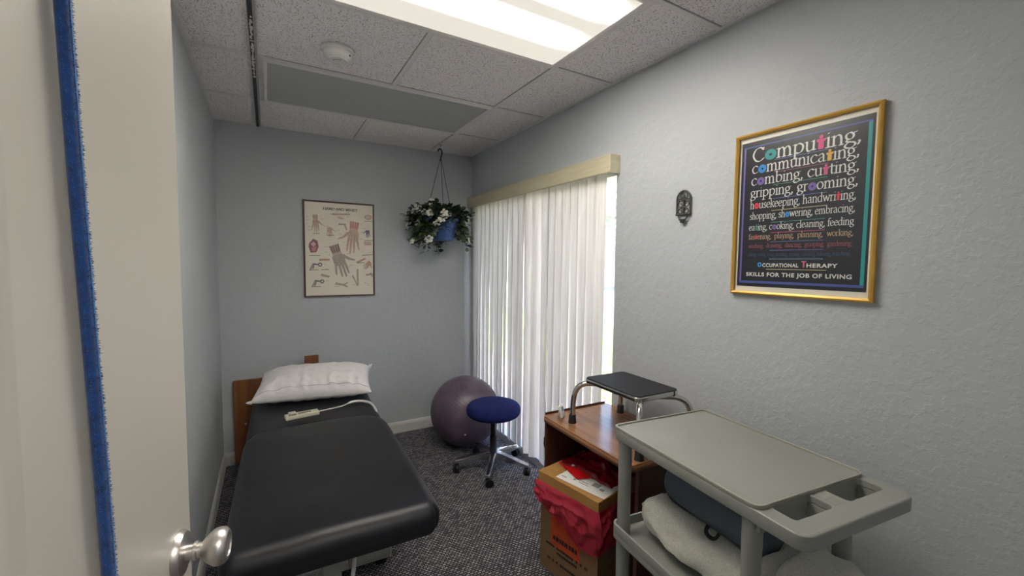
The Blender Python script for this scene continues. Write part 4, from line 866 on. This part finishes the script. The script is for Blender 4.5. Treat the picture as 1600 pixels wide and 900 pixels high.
bfont_line(bms, 'CCUPATIONAL', 'white', U(.8795), U(.758), 1.4225-Z0, .0135, P1, None, .03); bfont_line(bms, 'HERAPY', 'white', U(.733), U(.643), 1.4225-Z0, .0135, P1, None, .03)
ring(bms.setdefault('blue', nb()), U(.8895), 1.4310-Z0, .0078, .0036, 1.12, pw(.0083)); q = bms.setdefault('rose', nb())
for poly in ((-.0075, .0075, .0175, .0215), (-.0028, .0028, 0, .018)): q.faces.new([q.verts.new(pw(.0083)(U(.7415)+x, 1.4225-Z0+z)) for x, z in ((poly[0], poly[2]), (poly[1], poly[2]), (poly[1], poly[3]), (poly[0], poly[3]))])
bfont_line(bms, 'SKILLS FOR THE JOB OF LIVING', 'white', U(.938), U(.604), 1.3835-Z0, .0190, P1, None, .028)
for (ya, yb, z), c in zip(((.854, .687, 1.8045), (.853, .684, 1.7605), (.854, .685, 1.7165), (.854, .684, 1.6675), (.856, .685, 1.625), (.857, .686, 1.583), (.855, .685, 1.546), (.855, .687, 1.513), (.856, .686, 1.4825), (.857, .686, 1.4515), (.866, .674, 1.4145)),
                      ('steel', 'brick', 'green', 'steel', 'cream', 'green', 'rose', 'steel', 'lav', 'mist', 'cream')):
    panel(bms.setdefault(c, nb()), .0076, U(ya), U(yb), z-Z0-.0009, z-Z0+.0009, .0002)
panel(bms.setdefault('lav', nb()), .0074, U(.9645), U(.958), 1.362-Z0, 1.868-Z0, .0002); panel(bms.setdefault('teal', nb()), .0074, U(.583), U(.573), 1.362-Z0, 1.868-Z0, .0002)
panel(bms.setdefault('border', nb()), .0076, U(.9645), U(.573), 1.362-Z0, 1.3705-Z0, .0002); panel(bms['border'], .0076, U(.9645), U(.573), 1.863-Z0, 1.868-Z0, .0002)
for c, bm_ in bms.items(): obj('lettering', bm_, 'p_'+c, pk, label=c+' printed lettering and lines' if c in ('white', 'teal', 'pink', 'blue', 'red', 'purple') else None)

# ------------------------------------------------------------------ framed hand chart (back wall)
hc_ = thing('framed_chart', 'cream hand and wrist anatomy chart in thin brown frame on back wall', 'poster', (.483, YB, 1.516))
hu, hz = .2525, .358
def cp(d): return lambda u, z: Vector((u, -d-DEPTH[0]*5e-6, z))
b = nb(); o_ = [(-hu, -hz), (hu, -hz), (hu, hz), (-hu, hz)]; wd = .011; i_ = [(-hu+wd, -hz+wd), (hu-wd, -hz+wd), (hu-wd, hz-wd), (-hu+wd, hz-wd)]
R_ = [[b.verts.new((p[0], -d, p[1])) for p in q] for q, d in ((o_, .001), (o_, .016), (i_, .014), (i_, .001))]
for A, B in zip(R_, R_[1:]+R_[:1]):
    for k in range(4): b.faces.new((A[k], A[(k+1) % 4], B[(k+1) % 4], B[k]))
obj('frame', b, 'brownframe', hc_)
pr2 = obj('print', box(nb(), -hu+.0105, hu-.0105, -.0085, -.006, -hz+.0105, hz-.0105), 'creampaper', hc_)
hm = {}
C1 = cp(.0088)
def px2(X, Y):  # chart pixel of a straightened view -> u, z on the paper
    return (-.2525+(X-155)/(686-155)*.505, .358-(Y-100-(X-155)*.095*(1-(Y-100)/720))/720*.716)
def blob(c, pts, d=.0088):
    bm = hm.setdefault(c, nb()); bm.faces.new([bm.verts.new(cp(d)(*p)) for p in pts])
def limb(c, p, q, r0_, r1_, d=.0088):
    p = Vector(p); q = Vector(q); t = (q-p).normalized(); n = Vector((-t.y, t.x)); pts = [p+n*r0_, p-n*r0_]
    for k in range(7): a = -PI/2+PI*k/6; pts.append(q+(t*math.cos(a)+n*math.sin(a))*r1_)
    blob(c, pts, d)
def hand(cx, cy, s, rot, cols, mirror=1, forearm=True, lines=True):
    """back of a hand, fingers pointing down before rotation; s = palm width"""
    c, sn = math.cos(rot), math.sin(rot); tr = lambda x, y: (cx+(x*mirror*c-y*sn)*s, cy+(x*mirror*sn+y*c)*s)
    skin, tendon = cols; k = 1/s
    if forearm: blob(skin, [tr(*p) for p in ((-.36, .5), (.36, .5), (.42, 1.3), (-.44, 1.25))])
    blob(skin, [tr(*p) for p in ((-.5, -.5), (-.2, -.6), (.2, -.6), (.48, -.45), (.5, .1), (.36, .52), (-.36, .52), (-.5, .2))], .00885)
    F_ = ((-.42, -.5, -.62, -1.25, .105, .07), (-.14, -.58, -.2, -1.55, .115, .075), (.13, -.58, .12, -1.65, .115, .075), (.38, -.5, .42, -1.45, .11, .07))
    for a, b_, e, f, r1, r2 in F_: limb(skin, tr(a, b_), tr(e, f), r1*s, r2*s, .0089)
    limb(skin, tr(.42, .2), tr(.82, -.25), .15*s, .11*s, .00892); limb(skin, tr(.82, -.25), tr(1.25, -.5), .11*s, .06*s, .00894)
    if lines:
        for a, b_, e, f, r1, r2 in F_: limb(tendon, tr(a*.5, .35), tr(a, b_), .025*s, .03*s, .0091); limb(tendon, tr(a, b_), tr((a+e)/2, (b_+f)/2), .03*s, .025*s, .0091)
        limb(tendon, tr(.2, .35), tr(.8, -.22), .03*s, .03*s, .0091)
        if forearm:
            for x in (-.28, -.1, .1, .28): limb('red' if tendon != 'bone' else 'maroon', tr(x, .62), tr(x*1.1, 1.22), .055*s, .04*s, .0092)
        blob('pale', [tr(*p) for p in ((-.38, .38), (.38, .38), (.37, .52), (-.37, .52))], .00915)
H = px2
hand(*H(520, 370), .083, R(-6), ('flesh', 'grey'), -1); hand(*H(408, 540), .085, R(18), ('grey', 'bone'), 1)
hand(*H(243, 268), .044, R(2), ('pale', 'red'), 1, True); hand(*H(634, 345), .028, R(0), ('blue', 'line'), -1, False); hand(*H(640, 580), .034, R(-40), ('tan', 'pale'), 1, False, False)
hand(*H(342, 322), .034, R(5), ('pale', 'red'), 1, False)
blob('maroon', [H(*p) for p in ((195, 420), (225, 388), (255, 405), (262, 450), (245, 488), (205, 490), (192, 450))]); blob('pale', [H(*p) for p in ((205, 425), (228, 410), (245, 430), (225, 450))], .0091); blob('red', [H(*p) for p in ((215, 455), (246, 445), (240, 480), (212, 478))], .0091)
for x, y in ((270, 580), (283, 705)):
    bm = hm.setdefault('line', nb()); u, z = H(x, y); ring(bm, u, z, .016, .007, 1, cp(.009))
    limb('blue', H(x-5, y), H(x-45, y-5), .004, .006); limb('grey', H(x-45, y-5), H(x-72, y+38), .010, .005); limb('line', H(x-72, y+38), H(x-10, y+38), .002, .002); limb('maroon', H(x-42, y+5), H(x-52, y+30), .003, .003)
for p, q, c, r in (((365, 212), (495, 215), 'bone', .007), ((405, 235), (440, 245), 'pale', .009), ((410, 285), (460, 288), 'grey', .006), ((455, 290), (470, 325), 'bone', .007), ((265, 545), (335, 545), 'tan', .008), ((275, 655), (330, 670), 'bone', .010), ((380, 722), (440, 735), 'bone', .010), ((440, 735), (470, 720), 'bone', .006), ((440, 735), (470, 750), 'grey', .006),
                  ((550, 620), (552, 740), 'bone', .008), ((510, 665), (548, 742), 'bone', .006), ((585, 520), (665, 515), 'bone', .005), ((545, 572), (610, 545), 'tan', .008), ((545, 575), (605, 572), 'line', .003), ((615, 665), (668, 660), 'bone', .008), ((650, 650), (668, 680), 'grey', .005)):
    limb(c, H(*p), H(*q), r, r*.8)
bm = hm.setdefault('bone', nb()); u, z = H(637, 240); ring(bm, u, z, .028, .016, .75, cp(.009)); ring(bm, u, z, .012, .006, .8, cp(.009))
rr = random.Random(9)
for x, y in ((180, 225), (180, 250), (180, 275), (185, 300), (185, 322), (270, 225), (278, 245), (300, 300), (320, 300), (345, 210), (385, 195), (470, 235), (400, 330), (410, 358), (412, 388), (470, 200), (495, 330), (570, 290), (585, 320), (575, 350), (590, 240), (590, 345), (570, 400), (300, 450), (310, 490), (330, 510), (440, 420), (455, 440), (460, 468), (470, 505), (490, 590), (470, 600), (300, 580), (310, 615), (310, 700), (375, 745), (510, 735), (590, 640), (600, 720), (610, 728), (620, 742), (580, 490), (640, 500), (575, 555), (650, 610)):
    limb('line', H(x, y), H(x+rr.uniform(14, 34), y+rr.uniform(-1, 1)), .0009, .0009, .009)
for x, y, wq in ((222, 350, 48), (325, 365, 50), (195, 512, 75), (610, 268, 58), (605, 410, 70), (275, 618, 55), (222, 742, 50)): limb('line', H(x, y), H(x+wq, y+1), .0022, .0022, .0091)
blob('pale', [H(*p) for p in ((604, 416), (664, 420), (664, 448), (604, 444))], .0087)
b0 = hm.setdefault('ink', nb()); text_line(hm, 'HAND AND WRIST', 'ink', px2(298, 160)[0], px2(556, 185)[0], .294, .0125, cp(.0093), None, nibpoly(.24, .10, 0))
for c, bm_ in hm.items(): obj('title' if c == 'ink' else 'illustration', bm_, 'ink' if c == 'ink' else 'h_'+c, pr2)

# ------------------------------------------------------------------ wrought iron ornament on the right wall
wi = thing('wall_ornament', 'small arched wrought iron wall ornament with scrollwork left of the gold-framed poster', 'wall ornament', (XR, 1.229, 1.682))
def it(bm, pts, r=.003, n=8): tube(bm, [(-.008, -p[0], p[1]) for p in pts], r, n)
b = nb(); arch = [(-.034, -.034), (-.034, .03)]+[(-.034*math.cos(PI*k/14), .03+.036*math.sin(PI*k/14)) for k in range(15)]+[(.034, -.034)]; it(b, arch, .0036); it(b, [(-.038, -.036), (.038, -.036)], .004); it(b, [(-.033, .030), (.033, .030)], .003); obj('arch_frame', b, 'iron', wi, True)
b = nb()
for s in (-1, 1):
    it(b, [(v.x, v.y) for v in spline([(s*.003, .062, 0), (s*.018, .052, 0), (s*.016, .036, 0), (s*.004, .034, 0), (s*.008, .044, 0)], 5)], .0024)
    it(b, [(v.x, v.y) for v in spline([(s*.002, .026, 0), (s*.022, .020, 0), (s*.026, .002, 0), (s*.012, -.004, 0), (s*.008, .008, 0), (s*.016, .012, 0)], 5)], .0024)
    it(b, [(v.x, v.y) for v in spline([(s*.002, -.004, 0), (s*.020, -.012, 0), (s*.026, -.026, 0), (s*.012, -.032, 0), (s*.006, -.022, 0), (s*.014, -.016, 0)], 5)], .0024)
it(b, [(0, .028), (0, -.034)], .0026); obj('scrollwork', b, 'iron', wi, True)
b = nb()
for s in (-1, 1): tube(b, [(-.009, s*.026, -.038), (-.011, s*.016, -.058)], .003, 8)
cr = [(-.010-.008*math.sin(PI*k/12), .017*math.cos(PI*k/12), -.058) for k in range(13)]; tube(b, cr, .003, 8); tube(b, [(-.010, -.016, -.058), (-.010, .016, -.058)], .003, 8)
lathe(b, [(0, -.074), (.012, -.072), (.017, -.060), (.015, -.060), (.010, -.069), (0, -.070)], 16, Matrix.Translation((-.0125, 0, 0)) @ Matrix.Diagonal((.65, .8, 1, 1))); obj('cup_holder', b, 'iron', wi, True)
obj('backing', box(nb(), -.005, -.0005, -.004, .004, -.03, .05), 'iron', wi)
